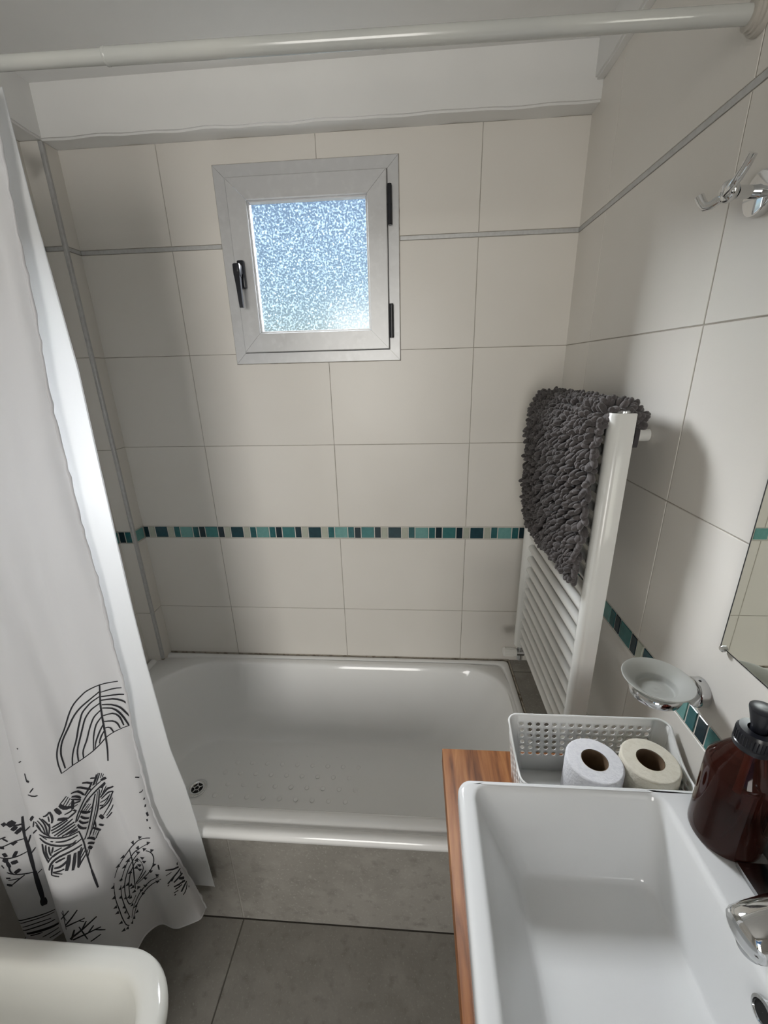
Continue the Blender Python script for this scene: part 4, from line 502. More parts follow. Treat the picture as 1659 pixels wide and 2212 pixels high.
 'thorny_leaf_tree': [[1.46,[[0.1084,0.834],[0.1331,0.8288],[0.1599,0.8309],[0.2183,0.8444],[0.2519,0.852],[0.2762,0.8566],[0.2963,0.8609],[0.3156,0.8645],[0.342,0.8698],[0.36,0.8754]]],[1.33,[[0.3695,0.8797],[0.3759,0.8842],[0.3825,0.8888],[0.3864,0.8951],[0.3906,0.9016],[0.3917,0.9085],[0.3929,0.9155],[0.3946,0.923],[0.3965,0.9305],[0.3955,0.9401],[0.3946,0.9498],[0.3837,0.9529]]],[1.33,[[0.1213,0.8406],[0.1379,0.841],[0.157,0.8421],[0.2115,0.8527],[0.2451,0.8609],[0.2688,0.8657],[0.2866,0.8704],[0.3036,0.8746],[0.317,0.8798],[0.3295,0.8846],[0.3448,0.889]]],[1.33,[[0.3504,0.8932],[0.3577,0.8999],[0.365,0.9064],[0.368,0.9187],[0.3691,0.9324],[0.3683,0.9451]]],[1.33,[[0.1775,0.8506],[0.2145,0.8602],[0.2435,0.8672],[0.2649,0.8726],[0.2846,0.8773],[0.2999,0.8825],[0.3141,0.8872],[0.3255,0.8924],[0.3361,0.8972],[0.3432,0.9041],[0.35,0.9107],[0.3514,0.9182],[0.3528,0.9258],[0.3483,0.9329],[0.3319,0.9322],[0.3131,0.926]]],[1.33,[[0.2124,0.8672],[0.246,0.8738],[0.2659,0.8795],[0.2845,0.8845],[0.3083,0.8949],[0.3172,0.9006],[0.3255,0.906],[0.3307,0.9129],[0.3357,0.9198]]],[1.33,[[0.2197,0.8667],[0.1998,0.8716],[0.2088,0.8838],[0.2489,0.8981],[0.2712,0.9039],[0.2913,0.9087]]],[1.59,[[0.2474,0.8513],[0.251,0.8584],[0.2546,0.8656],[0.2584,0.8728],[0.2671,0.8807],[0.2759,0.8886],[0.2846,0.8966],[0.2951,0.9066],[0.3046,0.9165]]],[1.33,[[0.1448,0.8499],[0.1276,0.8546],[0.1293,0.8665],[0.1482,0.8775],[0.1891,0.8899],[0.2215,0.8991],[0.2501,0.9062],[0.2913,0.9111]]],[1.46,[[0.1496,0.8971],[0.1915,0.9027],[0.2213,0.911],[0.2494,0.9181],[0.274,0.9231],[0.2949,0.9263],[0.3138,0.9319],[0.3258,0.9356],[0.3372,0.9388],[0.3486,0.9412],[0.3629,0.9494]]],[1.46,[[0.1456,0.9022],[0.1671,0.9048],[0.1954,0.9098],[0.2267,0.9184],[0.2559,0.9251],[0.279,0.9305],[0.2982,0.9342],[0.3216,0.9389],[0.331,0.9432],[0.3404,0.9471],[0.3498,0.9505],[0.3606,0.9532],[0.3718,0.9556]]],[1.33,[[0.2963,0.91],[0.2582,0.9045],[0.2309,0.8968],[0.1974,0.8861]]],[2.12,[[0.1282,0.8779],[0.1334,0.8862]]],[-5.84,[[0.1484,0.8267],[0.1337,0.8269]]],[-5.84,[[0.2046,0.8386],[0.1777,0.8297]]],[-5.84,[[0.2956,0.8592],[0.2835,0.8548]]],[-5.84,[[0.3318,0.8671],[0.3209,0.8637]]],[-5.84,[[0.3834,0.8833],[0.3738,0.8815]]],[-5.84,[[0.3965,0.8961],[0.3866,0.8941]]],[-5.84,[[0.4051,0.9097],[0.395,0.9072]]],[-5.84,[[0.4078,0.9192],[0.3977,0.9165]]],[-5.84,[[0.4112,0.9369],[0.4012,0.934]]],[-5.84,[[0.398,0.9536],[0.3876,0.9515]]],[-5.84,[[0.4135,0.9507],[0.4038,0.9475]]],[-5.84,[[0.1289,0.8398],[0.1151,0.8405]]],[-5.84,[[0.1828,0.8458],[0.1637,0.839]]],[-5.84,[[0.1537,0.8474],[0.138,0.8473]]],[-5.84,[[0.2041,0.8548],[0.1715,0.8502]]],[-5.84,[[0.2813,0.8689],[0.2684,0.8642]]],[-5.84,[[0.3089,0.8749],[0.297,0.8708]]],[-5.84,[[0.3432,0.8879],[0.3333,0.8852]]],[-5.84,[[0.3603,0.8967],[0.3509,0.8948]]],[-5.84,[[0.3723,0.9065],[0.3628,0.9048]]],[-5.84,[[0.3762,0.9231],[0.3664,0.9215]]],[-5.84,[[0.3789,0.9313],[0.3689,0.9297]]],[-5.84,[[0.3772,0.9432],[0.3671,0.9416]]],[-5.84,[[0.2363,0.8723],[0.2165,0.8649]]],[-5.84,[[0.1908,0.8635],[0.1639,0.8604]]],[-5.84,[[0.1911,0.8703],[0.1646,0.8672]]],[-5.84,[[0.2372,0.8805],[0.2092,0.8768]]],[-5.84,[[0.2469,0.8883],[0.2218,0.8858]]],[-5.84,[[0.129,0.8529],[0.1152,0.8535]]],[-5.84,[[0.1473,0.876],[0.1322,0.8759]]],[-5.84,[[0.1788,0.887],[0.1575,0.8852]]],[-5.84,[[0.2386,0.9047],[0.212,0.9009]]],[-5.84,[[0.1587,0.8948],[0.1421,0.8941]]],[-5.84,[[0.174,0.9066],[0.155,0.9052]]],[-5.84,[[0.2955,0.917],[0.2777,0.918]]],[-5.84,[[0.2904,0.9243],[0.2718,0.9249]]],[-5.84,[[0.289,0.9308],[0.2701,0.9313]]],[-5.84,[[0.2584,0.9184],[0.2348,0.9164]]],[-5.84,[[0.3446,0.9353],[0.3354,0.9326]]],[-5.84,[[0.3344,0.9426],[0.3251,0.9394]]],[-5.84,[[0.3384,0.9519],[0.3292,0.9488]]],[-5.84,[[0.3569,0.9546],[0.3473,0.9526]]],[-5.84,[[0.3723,0.9559],[0.3622,0.9543]]],[-5.84,[[0.3463,0.9002],[0.3367,0.8977]]],[-5.84,[[0.3568,0.9158],[0.3475,0.9138]]],[-5.84,[[0.3291,0.9028],[0.319,0.8995]]],[-5.84,[[0.3388,0.9237],[0.3293,0.9207]]],[-5.84,[[0.3439,0.9201],[0.3345,0.9174]]],[-5.84,[[0.3185,0.9078],[0.3078,0.9042]]],[-5.84,[[0.3151,0.9125],[0.3043,0.9088]]],[-5.84,[[0.3169,0.9203],[0.3064,0.9167]]],[-5.84,[[0.2968,0.8886],[0.284,0.8841]]],[-5.84,[[0.2581,0.8849],[0.243,0.8792]]]],
 'twiggy_bush': [[2.65,[[0.0273,0.8935],[0.063,0.8917],[0.0508,0.8961]]],[2.65,[[0.1138,0.8906],[0.0853,0.8955],[0.0515,0.8983],[0.0098,0.9095]]],[2.92,[[0.1316,0.9135],[0.1061,0.9072],[0.0748,0.9026],[0.0429,0.9043]]],[2.92,[[0.1143,0.9116],[0.097,0.9068]]],[3.18,[[0.1083,0.9151],[0.0835,0.911],[0.0511,0.9105],[0.0079,0.9175]]],[6.37,[[0.0561,0.9078],[0.0069,0.9216]]],[4.24,[[0.0795,0.9132],[0.0586,0.9192],[0.0182,0.9272]]],[3.45,[[0.1168,0.922],[0.0942,0.9218],[0.0658,0.9218]]],[2.39,[[0.1174,0.9268],[0.1006,0.9252],[0.0813,0.9247]]],[3.45,[[0.1007,0.935],[0.0728,0.927],[0.0374,0.9284]]],[1.86,[[0.1002,0.9414],[0.074,0.9364],[0.0609,0.9319],[0.0458,0.9282]]],[2.65,[[0.0567,0.9382],[0.0309,0.9303]]],[2.12,[[0.1288,0.9323],[0.1086,0.9303]]],[2.65,[[0.1314,0.9369],[0.1243,0.9349]]],[1.19,[[0.1222,0.8994],[0.0958,0.8977]]],[2.12,[[0.1365,0.9176],[0.1293,0.9156]]],[3.45,[[0.0837,0.9217],[0.0586,0.9235],[0.0248,0.9282]]]],
}

def ribbon(b, pts, w, off, taper=False):
    """a printed stroke lying on the fabric, in fabric coordinates"""
    P = []
    for (a0, b0), (a1, b1) in zip(pts[:-1], pts[1:]):
        q0, _ = cloth_pt(a0, b0, 0); q1, _ = cloth_pt(a1, b1, 0); n = max(1, int((q1-q0).length/.006))
        for k in range(n): P.append((a0+(a1-a0)*k/n, b0+(b1-b0)*k/n))
    P.append(tuple(pts[-1]))
    if len(pts) > 2:
        for _ in range(2): P = [P[0]]+[((P[i-1][0]+2*P[i][0]+P[i+1][0])/4, (P[i-1][1]+2*P[i][1]+P[i+1][1])/4) for i in range(1, len(P)-1)]+[P[-1]]
    C = [cloth_pt(x, y, off) for x, y in P]; n = len(C)
    if n < 2: return
    vs = []
    for i, (p, nn) in enumerate(C):
        t = (C[min(i+1, n-1)][0]-C[max(i-1, 0)][0]).normalized(); s = nn.cross(t).normalized()
        f = i/(n-1); ww = w*(1-f) if taper else w*(.72+.28*math.sin(math.pi*f)) 
        vs += [p+s*ww/2, p-s*ww/2]
    b.raw(vs, [(2*i, 2*i+1, 2*i+3, 2*i+2) for i in range(n-1)])
for nm, strokes in PRINTS.items():
    b = MB()
    for k, (w, pts) in enumerate(strokes):
        one = nm in ('scattered_twigs', 'leafy_branch_tree'); bb = MB() if one else b
        ribbon(bb, pts, abs(w)*(.0017 if w < 0 else .00135)+.0006, .0007, w < 0)
        if one: bb.build('printed_twig' if nm == 'scattered_twigs' else 'printed_trunk' if k < 4 else 'printed_leaf' if w > 5 else 'printed_branch', M['ink'], cur, None, False)
    if not one: b.build('printed_'+nm, M['ink'], cur, None, False)

LZ = [.42, .373, .264, .009, -.137, -.309, -.473, -.595, -.765, -.836, -.945, -1.053, -1.098, -1.303]
LX = [-.629, -.627, -.622, -.602, -.600, -.597, -.593, -.588, -.577, -.572, -.553, -.542, -.539, -.534]
def liner_pt(a, f):
    z = LZ[0]+(LZ[-1]-LZ[0])*f; k = 0
    while k < len(LZ)-2 and z < LZ[k+1]: k += 1
    x0 = LX[k]+(LX[k+1]-LX[k])*(z-LZ[k])/(LZ[k+1]-LZ[k])
    g = min(1, max(0, (.42-z)/1.5)); yb = .773+(.692-.773)*g
    x = x0+(-1.06-x0)*a
    amp = .0065*(1-g)+.0015*g
    y = yb+amp*math.sin(a*30+.6*math.sin(f*6))*min(1, a*6)+.003*math.sin(f*9+a*8)*min(1, a*3)*(1-g)
    return Vector((x, y, Z(z)))
lin = thing('curtain_liner', 'plain translucent white liner hanging behind the printed shower curtain', 'curtain liner', (-.8, .72, Z(-1.303)))
MB().loops([[liner_pt(i/90, j/120) for i in range(91)] for j in range(121)], False).build('vinyl_sheet', M['liner'], lin, 80)
MB().tube([liner_pt(0, j/120)+Vector((0, -.0003, 0)) for j in range(121)], .0011, 6).build('side_hem', M['liner'], lin, 80)

# ------------------------------------------------------------------ shower head behind the curtain
sh = thing('wall_shower', 'dark round shower rose on the left wall, peeping out from behind the curtain', 'shower', (XL, 1.20, Z(.53)))
MB().tube([(XL+.001, 1.20, Z(.56)), (XL+.03, 1.20, Z(.565)), (XL+.06, 1.203, Z(.55))], .008, 12).build('arm', M['chrome'], sh, 60)
MB().lathe([(.010, -.02), (.014, -.005), (.030, .006), (.033, .012), (.031, .018)], (XL+.058, 1.205, Z(.545)), 28, (.6, .1, -.7), True, True).build('spray_head', M['black'], sh, 50)

# ------------------------------------------------------------------ towel radiator
rad = thing('towel_radiator', 'white ladder towel radiator on the right wall beside the bath', 'radiator', (.37, 1.02, Z(-.925)))
XR, YR0, YR1 = .372, .787, 1.253
def dpost(y):
    pts = []
    for k in range(17):
        a = math.pi*(.5+k/16); pts.append((XR-.006+.017*math.cos(a)*1.05, y+.0185*math.sin(a)))
    pts += [(XR+.016, y-.0185), (XR+.016, y+.0185)]
    zs = [(-.925, .93), (-.9235, 1), (-.0865, 1), (-.085, .95)]
    return [[Vector((XR+(px-XR)*s, y+(py-y)*s, Z(z))) for px, py in pts] for z, s in zs]
for y in (YR0, YR1):
    p = MB().loops(dpost(y), True, True, True).build('post', M['radiator'], rad, 45)
    MB().lathe([(.0128, 0), (.0128, .003), (.0115, .0045), (.0060, .0045), (.0058, .0015), (.0001, .0015)], (XR, y, Z(-.085)), 24).build('end_cap', M['dull_chrome'], p, 40)
for k in range(21):
    z = Z(-.894+k*.0385)
    MB().cyl((XR-.001, YR0+.012, z), (XR-.001, YR1-.012, z), .0108, 16).build('rung', M['radiator'], rad, 50)
for y in (YR0, YR1):
    for z in (-.137, -.86):
        MB().lathe([(.0125, 0), (.0125, .048), (.0150, .049), (.0150, .056), (.0125, .057), (.0125, W-.001-XR-.012)], (XR+.012, y+.075 if y < 1 else y-.03, Z(z)), 24, (1, 0, 0), True, True).build('wall_bracket', M['radiator'], rad, 40)
vb = MB().cyl((XR, YR1, Z(-.925)), (XR, YR1, Z(-.985)), .010, 18).cyl((XR+.012, YR1, Z(-.956)), (XR-.014, YR1, Z(-.956)), .0125, 18).cyl((XR, YR1, Z(-.956)), (W-.001, YR1, Z(-.956)), .008, 14).build('valve_body', M['dull_chrome'], rad, 40)
prof = [(.0110, 0), (.0150, .002), (.0155, .012), (.0158, .040), (.0140, .046), (.0128, .047)]
kn = MB().lathe(prof, (XR-.012, YR1, Z(-.956)), 28, (-1, 0, 0), True, True)
kn.build('thermostat_knob', M['white_plastic'], rad, 40)
b = MB()
for k in range(18):
    a = 2*math.pi*k/18; b.box(-.0004, .0004, -.0004, .0004, 0, 0) if False else b.cyl((XR-.024, YR1+.0157*math.cos(a), Z(-.956)+.0157*math.sin(a)), (XR-.055, YR1+.0157*math.cos(a), Z(-.956)+.0157*math.sin(a)), .0011, 6)
b.build('knob_ribs', M['white_plastic'], rad, 50)

# ------------------------------------------------------------------ chenille bath mat hung over the radiator
mt = thing('bath_mat', 'dark grey shaggy chenille bath mat folded over the towel radiator', 'bath mat', (.36, 1.02, Z(-.43)))
# section of the folded mat (x, z): front hem up, over the top, down the back
SEC = [(.338, -.425), (.336, -.38), (.334, -.30), (.333, -.20), (.335, -.13), (.343, -.098), (.362, -.083), (.383, -.086), (.399, -.094), (.408, -.106), (.411, -.125), (.411, -.150)]
def sec(t):
    return (_spl([p[0] for p in SEC], t*(len(SEC)-1)), _spl([p[1] for p in SEC], t*(len(SEC)-1)))
def ybounds(t):                                     # near and far edge; the front hem hangs a little askew
    f = min(1, t/.45)
    return .800-.006*math.sin(t*9)+.020*max(0, .35-t)/.35, 1.205+.028*math.sin(f*math.pi)-.05*max(0, .12-t)/.12
def mat_pt(t, s, off=0.):
    e = .004; x, z = sec(t); x1, z1 = sec(min(1, t+e)); x0, z0 = sec(max(0, t-e))
    n = Vector((-(z1-z0), 0, (x1-x0))).normalized()
    y0, y1 = ybounds(t); p = Vector((x, y0+(y1-y0)*s, Z(z)))+n*off
    p.x += .004*math.sin(s*7+t*5); return p, n
fr = [[mat_pt(t/40, s/20, .004)[0] for s in range(21)] for t in range(41)]; bk = [[mat_pt(t/40, s/20, -.004)[0] for s in range(21)] for t in range(41)]
b = MB(); b.loops(fr, False); b.loops(bk, False)
b.loops([[r[0] for r in fr], [r[0] for r in bk]], False); b.loops([[r[-1] for r in fr], [r[-1] for r in bk]], False); b.loops([fr[0], bk[0]], False)
b.build('backing', M['mat_back'], mt, 60)
def noodle(seg=7):
    b = MB(); L = []
    for r, h, bend in [(.35, -.04, 0), (.80, .10, .01), (1.0, .30, .05), (1.0, .62, .16), (.82, .86, .30), (.35, 1.0, .40)]:
        L.append([Vector((r*.0056*math.cos(2*math.pi*k/seg)+bend*.006, r*.0056*math.sin(2*math.pi*k/seg), h*.0205)) for k in range(seg)])
    return b.loops(L, True, True, True)
tuft_me = noodle().mesh('tuft', M['chenille'], 80)
tufts = []
nT, nS = 46, 34
for i in range(nT):
    t = i/(nT-1)*.80
    for j in range(nS):
        s = (j+.5*(i % 2)+random.uniform(-.3, .3))/nS
        tt = min(1, max(0, t+random.uniform(-.006, .006)))
        p, n = mat_pt(tt, min(1, max(0, s)), .003)
        d = n*1.0+Vector((0, random.uniform(-.5, .5), random.uniform(-1.0, .15)))
        tufts.append((p, d.normalized(), random.uniform(.8, 1.15)))
for i in range(120):                                # pile spilling round the near and far side edges
    for s in (0, 1):
        t = i/119*.78; p, n = mat_pt(t, s, random.uniform(-.003, .004))
        d = n*random.uniform(.1, .9)+Vector((0, -1.1 if s == 0 else 1.1, random.uniform(-1.1, .1)))
        tufts.append((p, d.normalized(), random.uniform(.9, 1.25)))
for i in range(70):                                 # and along the front hem
    p, n = mat_pt(0, i/69, random.uniform(-.004, .004)); d = n*random.uniform(-.1, .8)+Vector((0, random.uniform(-.4, .4), -1))
    tufts.append((p, d.normalized(), random.uniform(.9, 1.2)))
def tmat(p, d, sc):
    q = Vector((0, 0, 1)).rotation_difference(d)
    return Matrix.Translation(p) @ q.to_matrix().to_4x4() @ Matrix.Rotation(random.uniform(0, 6.28), 4, 'Z') @ Matrix.Diagonal((sc, sc, sc*random.uniform(.85, 1.2), 1))
# the 300 tufts nearest the eye are single pieces, the rest is pile
vis = [(p-Vector((0, 0, H))).length+(0 if (d.x < .2 or d.y < 0) else .3)+(.3 if p.x > .375 else 0) for p, d, _ in tufts]
order = sorted(range(len(tufts)), key=lambda k: vis[k])
pile = MB(); tv = [v.co.copy() for v in tuft_me.vertices]; tf = [tuple(f.vertices) for f in tuft_me.polygons]
pvs, pfs = [], []
for rank, k in enumerate(order):
    m4 = tmat(*tufts[k])
    if rank < 300:
        o = bpy.data.objects.new('tuft', tuft_me); COL.objects.link(o); o.parent = mt; o.matrix_local = Matrix.Translation(-mt.location) @ m4
    else:
        n0 = len(pvs); pvs += [m4 @ v for v in tv]; pfs += [tuple(n0+i for i in f) for f in tf]
me = bpy.data.meshes.new('pile'); me.from_pydata(pvs, [], pfs); me.materials.append(M['chenille']); me.polygons.foreach_set('use_smooth', [True]*len(me.polygons))
po = link('pile', me, mt); po['kind'] = 'stuff'

# ------------------------------------------------------------------ wooden counter and washbasin
ZW, ZS = -.735, -.610
ct = thing('vanity_counter', 'reddish brown solid wood counter under the white washbasin', 'counter', (.057, .65, Z(ZW-.035)))
MB().box(.057, W-.001, -.35, .650, Z(ZW-.035), Z(ZW), .0016, 2).build('wood_board', M['wood'], ct, 40)
for y in (-.2, .45): MB().box(W-.25, W-.001, y, y+.006, Z(ZW-.065), Z(ZW-.0352), .001).box(W-.007, W-.001, y-.012, y+.018, Z(ZW-.25), Z(ZW-.0352), .001).build('wall_bracket', M['dull_chrome'], ct, 40)

sink = thing('washbasin', 'large white rectangular ceramic washbasin on the wooden counter', 'washbasin', (.26, .19, Z(ZW)))
def sf(x, y, z): return (x-.0195*(.487-y)*(W-x)/(W-.067), y, Z(z))
SY0 = -.14
def so(d, r, z, db=0): return rrect(.0675+d+db, W-.004-d, SY0+d+db, .487-d-db, r, z, 8, 8, sf)
SI = (.094, .366, SY0+.024, .4735)
SB = (.158, .350, SY0+.08, .428)
def si(f, r, z, e=0):
    a = [SI[i]+(SB[i]-SI[i])*f for i in range(4)]; return rrect(a[0]-e, a[1]+e, a[2]-e, a[3]+e, r, z, 8, 8, sf)
L = [so(.004, .016, ZW+.0002, .006), so(.002, .018, ZW+.004, .005), so(.0, .020, ZS-.030), so(.0, .020, ZS-.008), so(.0018, .019, ZS-.003), so(.0052, .017, ZS-.0006), so(.009, .015, ZS)]
L += [si(0, .028, ZS, .008), si(0, .024, ZS-.0008, .004), si(0, .021, ZS-.004, .001), si(.02, .020, ZS-.010), si(.25, .021, ZS-.036), si(.55, .022, ZS-.070), si(.88, .024, ZS-.106), si(.965, .024, ZS-.1145), si(1.03, .024, ZS-.1180), si(1.12, .022, ZS-.1198), si(1.5, .02, ZS-.122)]
cx_, cy_ = .25, .15
L.append([Vector((cx_+(p.x-cx_)*.15, cy_+(p.y-cy_)*.15, Z(ZS-.125))) for p in L[-1]])
sh_ = MB().loops(L, True, False, True).build('basin', M['ceramic'], sink, 50)
MB().lathe([(.031, 0), (.030, .003), (.022, .0035), (.020, -.001), (.0001, -.001)], (cx_, cy_, Z(ZS-.1248)), 30).build('drain', M['chrome'], sink, 40)
oc = (.3595, .262, Z(-.637))
ov = MB().lathe([(.0135, -.002), (.0135, .002), (.0105, .003), (.0095, .0)], oc, 26, (-1, 0, .14)).build('overflow_ring', M['chrome'], sink, 40)
MB().lathe([(.0097, .0012), (.0001, .0012)], oc, 20, (-1, 0, .14)).build('overflow_hole', M['dark'], ov)
# faucet
fa = thing('basin_faucet', 'chrome mixer faucet on a flat plate at the right side of the washbasin', 'faucet', (.432, .288, Z(ZS)))
MB().box(.408, .4555, .195, .383, Z(ZS)+.0002, Z(ZS)+.0075, .0012, 2).build('base_plate', M['dull_chrome'], fa, 35)
MB().lathe([(.0215, 0), (.0215, .010), (.0205, .012), (.0205, .118), (.0190, .124), (.012, .128)], (.4325, .288, Z(ZS)+.0075), 36, (0, 0, 1), True, True).build('body', M['chrome'], fa, 35)
e0, e1 = Vector((.3215, .2725, Z(-.534))), Vector((.432, .287, Z(-.497)))
sp = MB().lathe([(.0001, -.0065), (.0080, -.0060), (.0150, -.0040), (.0200, -.0005), (.0218, .004), (.0228, .016), (.0226, .040), (.0205, .085), (.0195, .114)], e0, 40, e1-e0, False, True).build('spout', M['chrome'], fa, 40)
MB().lathe([(.0110, -.0285), (.0100, -.0285), (.0095, -.026), (.0001, -.026)], e0+(e1-e0)*.14, 28, (0, 0, 1)).build('aerator', M['dark'], sp, 40)
MB().lathe([(.0135, -.012), (.0135, -.026), (.0125, -.0288), (.0108, -.0288)], e0+(e1-e0)*.14, 28, (0, 0, 1)).build('aerator_ring', M['dull_chrome'], sp, 40)
MB().tube([(.4325, .288, Z(ZS)+.134), (.42, .284, Z(ZS)+.150), (.400, .278, Z(ZS)+.162)], [.006, .0055, .005], 12).build('lever', M['chrome'], fa, 60)

# ------------------------------------------------------------------ perforated basket with two toilet rolls
bk_ = thing('storage_basket', 'white perforated plastic basket on the counter behind the washbasin', 'basket', (.312, .56, Z(ZW)))
BT = (.172, .452, .503, .620); ZB0, ZB1 = ZW+.0015, -.611; TAP = .011; RC = .018
def bscale(z): return TAP*(ZB1-z)/(ZB1-ZB0)
def rimz(side, u):
    if side == 'back': return ZB1
    if side == 'front': return -.646
    f = u if side == 'left' else 1-u                 # 0 at the back
    return ZB1-.035*math.sin(min(1, max(0, f))*math.pi*.5)
def bpt(side, u, z):
    i = bscale(z); x0, x1, y0, y1 = BT[0]+i, BT[1]-i, BT[2]+i, BT[3]-i
    if side == 'back': return Vector((x1-RC+(x0-x1+2*RC)*u, y1, Z(z)))
    if side == 'left': return Vector((x0, y1-RC+(y0-y1+2*RC)*u, Z(z)))
    if side == 'front': return Vector((x0+RC+(x1-x0-2*RC)*u, y0, Z(z)))
    return Vector((x1, y0+RC+(y1-y0-2*RC)*u, Z(z)))
b = MB()
RP = .0127; HR = .0041
def panel(side, nc, rows_):
    w = bpt(side, 0, -.66); w = (bpt(side, 1, -.66)-w).length; cu = 1/nc
    ztop_row = -.6245 if side == 'back' else -.6245-2*RP; zb = ztop_row-RP*rows_
    for c in range(nc):
        for r in range(rows_):
            uc = (c+.5)*cu; zc = ztop_row-(r+.5)*RP
            sq = [(1, 0), (1, 1), (0, 1), (-1, 1), (-1, 0), (-1, -1), (0, -1), (1, -1)]
            o = [bpt(side, uc+a*cu/2, zc+e*RP/2) for a, e in sq]
            i = [bpt(side, uc+HR/w*math.cos(math.radians(45*k)), zc+HR*math.sin(math.radians(45*k))) for k in range(8)]
            mid = [bpt(side, uc+HR/w*math.cos(math.radians(45*k+22.5)), zc+HR*math.sin(math.radians(45*k+22.5))) for k in range(8)]
            b.raw(o+i+mid, [(k, (k+1) % 8, 8+(k+1) % 8, 16+k, 8+k) for k in range(8)])
    for k in range(2*nc):
        ua, ub = k*cu/2, (k+1)*cu/2
        b.raw([bpt(side, ua, ztop_row), bpt(side, ub, ztop_row), bpt(side, ub, rimz(side, ub)), bpt(side, ua, rimz(side, ua))], [(0, 1, 2, 3)])
        b.raw([bpt(side, ua, ZB0), bpt(side, ub, ZB0), bpt(side, ub, zb), bpt(side, ua, zb)], [(0, 1, 2, 3)])
panel('back', 16, 6); panel('front', 16, 4); panel('left', 5, 4); panel('right', 5, 4)
rim = []
def corner(sa, sb, zz):
    out = []
    for z in (ZB0, (ZB0+zz)/2, zz):
        i = bscale(z); x0, x1, y0, y1 = BT[0]+i, BT[1]-i, BT[2]+i, BT[3]-i
        cx, cy, a0 = {('back', 'left'): (x0+RC, y1-RC, 90), ('left', 'front'): (x0+RC, y0+RC, 180), ('front', 'right'): (x1-RC, y0+RC, 270), ('right', 'back'): (x1-RC, y1-RC, 0)}[(sa, sb)]
        out.append([Vector((cx+RC*math.cos(math.radians(a0+90*k/6)), cy+RC*math.sin(math.radians(a0+90*k/6)), Z(z))) for k in range(7)])
    return out
order_ = ['back', 'left', 'front', 'right']
for n_, s_ in enumerate(order_):
    rim += [bpt(s_, k/24, rimz(s_, k/24)) for k in range(25)]
    nx_ = order_[(n_+1) % 4]; za, zb_ = rimz(s_, 1), rimz(nx_, 0); c_ = corner(s_, nx_, (za+zb_)/2)
    for k in range(7): c_[-1][k].z = Z(za+(zb_-za)*k/6)
    b.loops(c_, False); rim += c_[-1][1:-1]
b.loops([rrect(BT[0]+TAP, BT[1]-TAP, BT[2]+TAP, BT[3]-TAP, RC, Z(ZB0), 6, 6), rrect(BT[0]+TAP+.02, BT[1]-TAP-.02, BT[2]+TAP+.02, BT[3]-TAP-.02, .006, Z(ZB0), 6, 6)], True, False, True)
w_ = b.build('perforated_wall', M['basket'], bk_, 50)
sm = w_.modifiers.new('thickness', 'SOLIDIFY'); sm.thickness = .0014; sm.offset = 0
MB().tube(rim+[rim[0]], .0021, 8, False).build('rim', M['basket'], bk_, 60)
def toilet_roll(label, c, m, r=.0455, h=.100):
    z0 = ZB0+.0014; t = thing('toilet_roll', label, 'toilet paper', (c[0], c[1], Z(z0)), 'toilet rolls in the white basket')
    p = [(.0212, .0), (r-.002, 0), (r, .003), (r, h-.003), (r-.002, h-.0004), (r-.004, h)]
    k = 7
    for q in range(k): rr = r-.004-(r-.004-.0212)*(q+1)/k; p += [(rr+.0012, h-.0003), (rr, h)]
    MB().lathe(p, (c[0], c[1], Z(z0)), 56).build('paper', m, t, 50)
    MB().lathe([(.0210, .0005), (.0210, h-.0008), (.0200, h-.0008), (.0200, .0005)], (c[0], c[1], Z(z0)), 40).build('cardboard_core', M['card'], t, 50)
    b = MB(); a0 = -2.3
    b.loops([[Vector((c[0]+(r+.0006)*math.cos(a0+k*.06), c[1]+(r+.0006+.001*(k/8)**2)*math.sin(a0+k*.06), Z(z0+zz))) for k in range(9)] for zz in (.002, .035, .07, h-.002)], False).build('loose_sheet', m, t, 60)
toilet_roll('white toilet roll in the basket, the nearer and lower-left one', (.3035, .5485), M['tissue'], .0455)
toilet_roll('cream-coloured toilet roll in the basket next to the wall', (.3960, .5535), M['cream_tissue'], .0450)

# ------------------------------------------------------------------ soap bottle
bc = (.4195, .4235)
bo = thing('soap_bottle', 'dark amber plastic pump bottle of soap on the washbasin edge', 'bottle', (*bc, Z(ZS)))
z0 = Z(ZS)+.0004
MB().lathe([(.034, .0), (.0385, .0012), (.0402, .005), (.0405, .012), (.0405, .113), (.0398, .119), (.0375, .124), (.0260, .142), (.0185, .153), (.0165, .157), (.0165, .166)], (*bc, z0), 48, (0, 0, 1), True, True).build('amber_shell', M['amber'], bo, 40)
MB().lathe([(.036, .003), (.0378, .008), (.0378, .088), (.0001, .088)], (*bc, z0), 40, (0, 0, 1), True).build('liquid', M['soap'], bo, 40)
MB().tube([(*bc, z0+.012), (*bc, z0+.15)], .0032, 10).build('dip_tube', M['white_plastic'], bo, 60)
cl = MB().lathe([(.0170, .155), (.0205, .1555), (.0212, .158), (.0212, .162), (.0202, .163), (.0202, .178), (.0185, .1815), (.0105, .182), (.0105, .176)], (*bc, z0), 40).build('pump_collar', M['black'], bo, 40)
b = MB()
for k in range(36):
    a = 2*math.pi*k/36; b.cyl((bc[0]+.0203*math.cos(a), bc[1]+.0203*math.sin(a), z0+.1635), (bc[0]+.0203*math.cos(a), bc[1]+.0203*math.sin(a), z0+.177), .0007, 5)
b.build('grip_ribs', M['black'], cl, 50)
hp = MB().lathe([(.0078, .170), (.0082, .186), (.0150, .2105), (.0150, .2125), (.0138, .2132), (.0001, .2126)], (*bc, z0), 36).build('pump_head', M['black'], bo, 40)
MB().tube([(bc[0], bc[1], z0+.2045), (bc[0]+.012, bc[1]-.018, z0+.2045), (bc[0]+.019, bc[1]-.029, z0+.2015)], [.0065, .0055, .0042], 12).build('nozzle', M['black'], hp, 60)

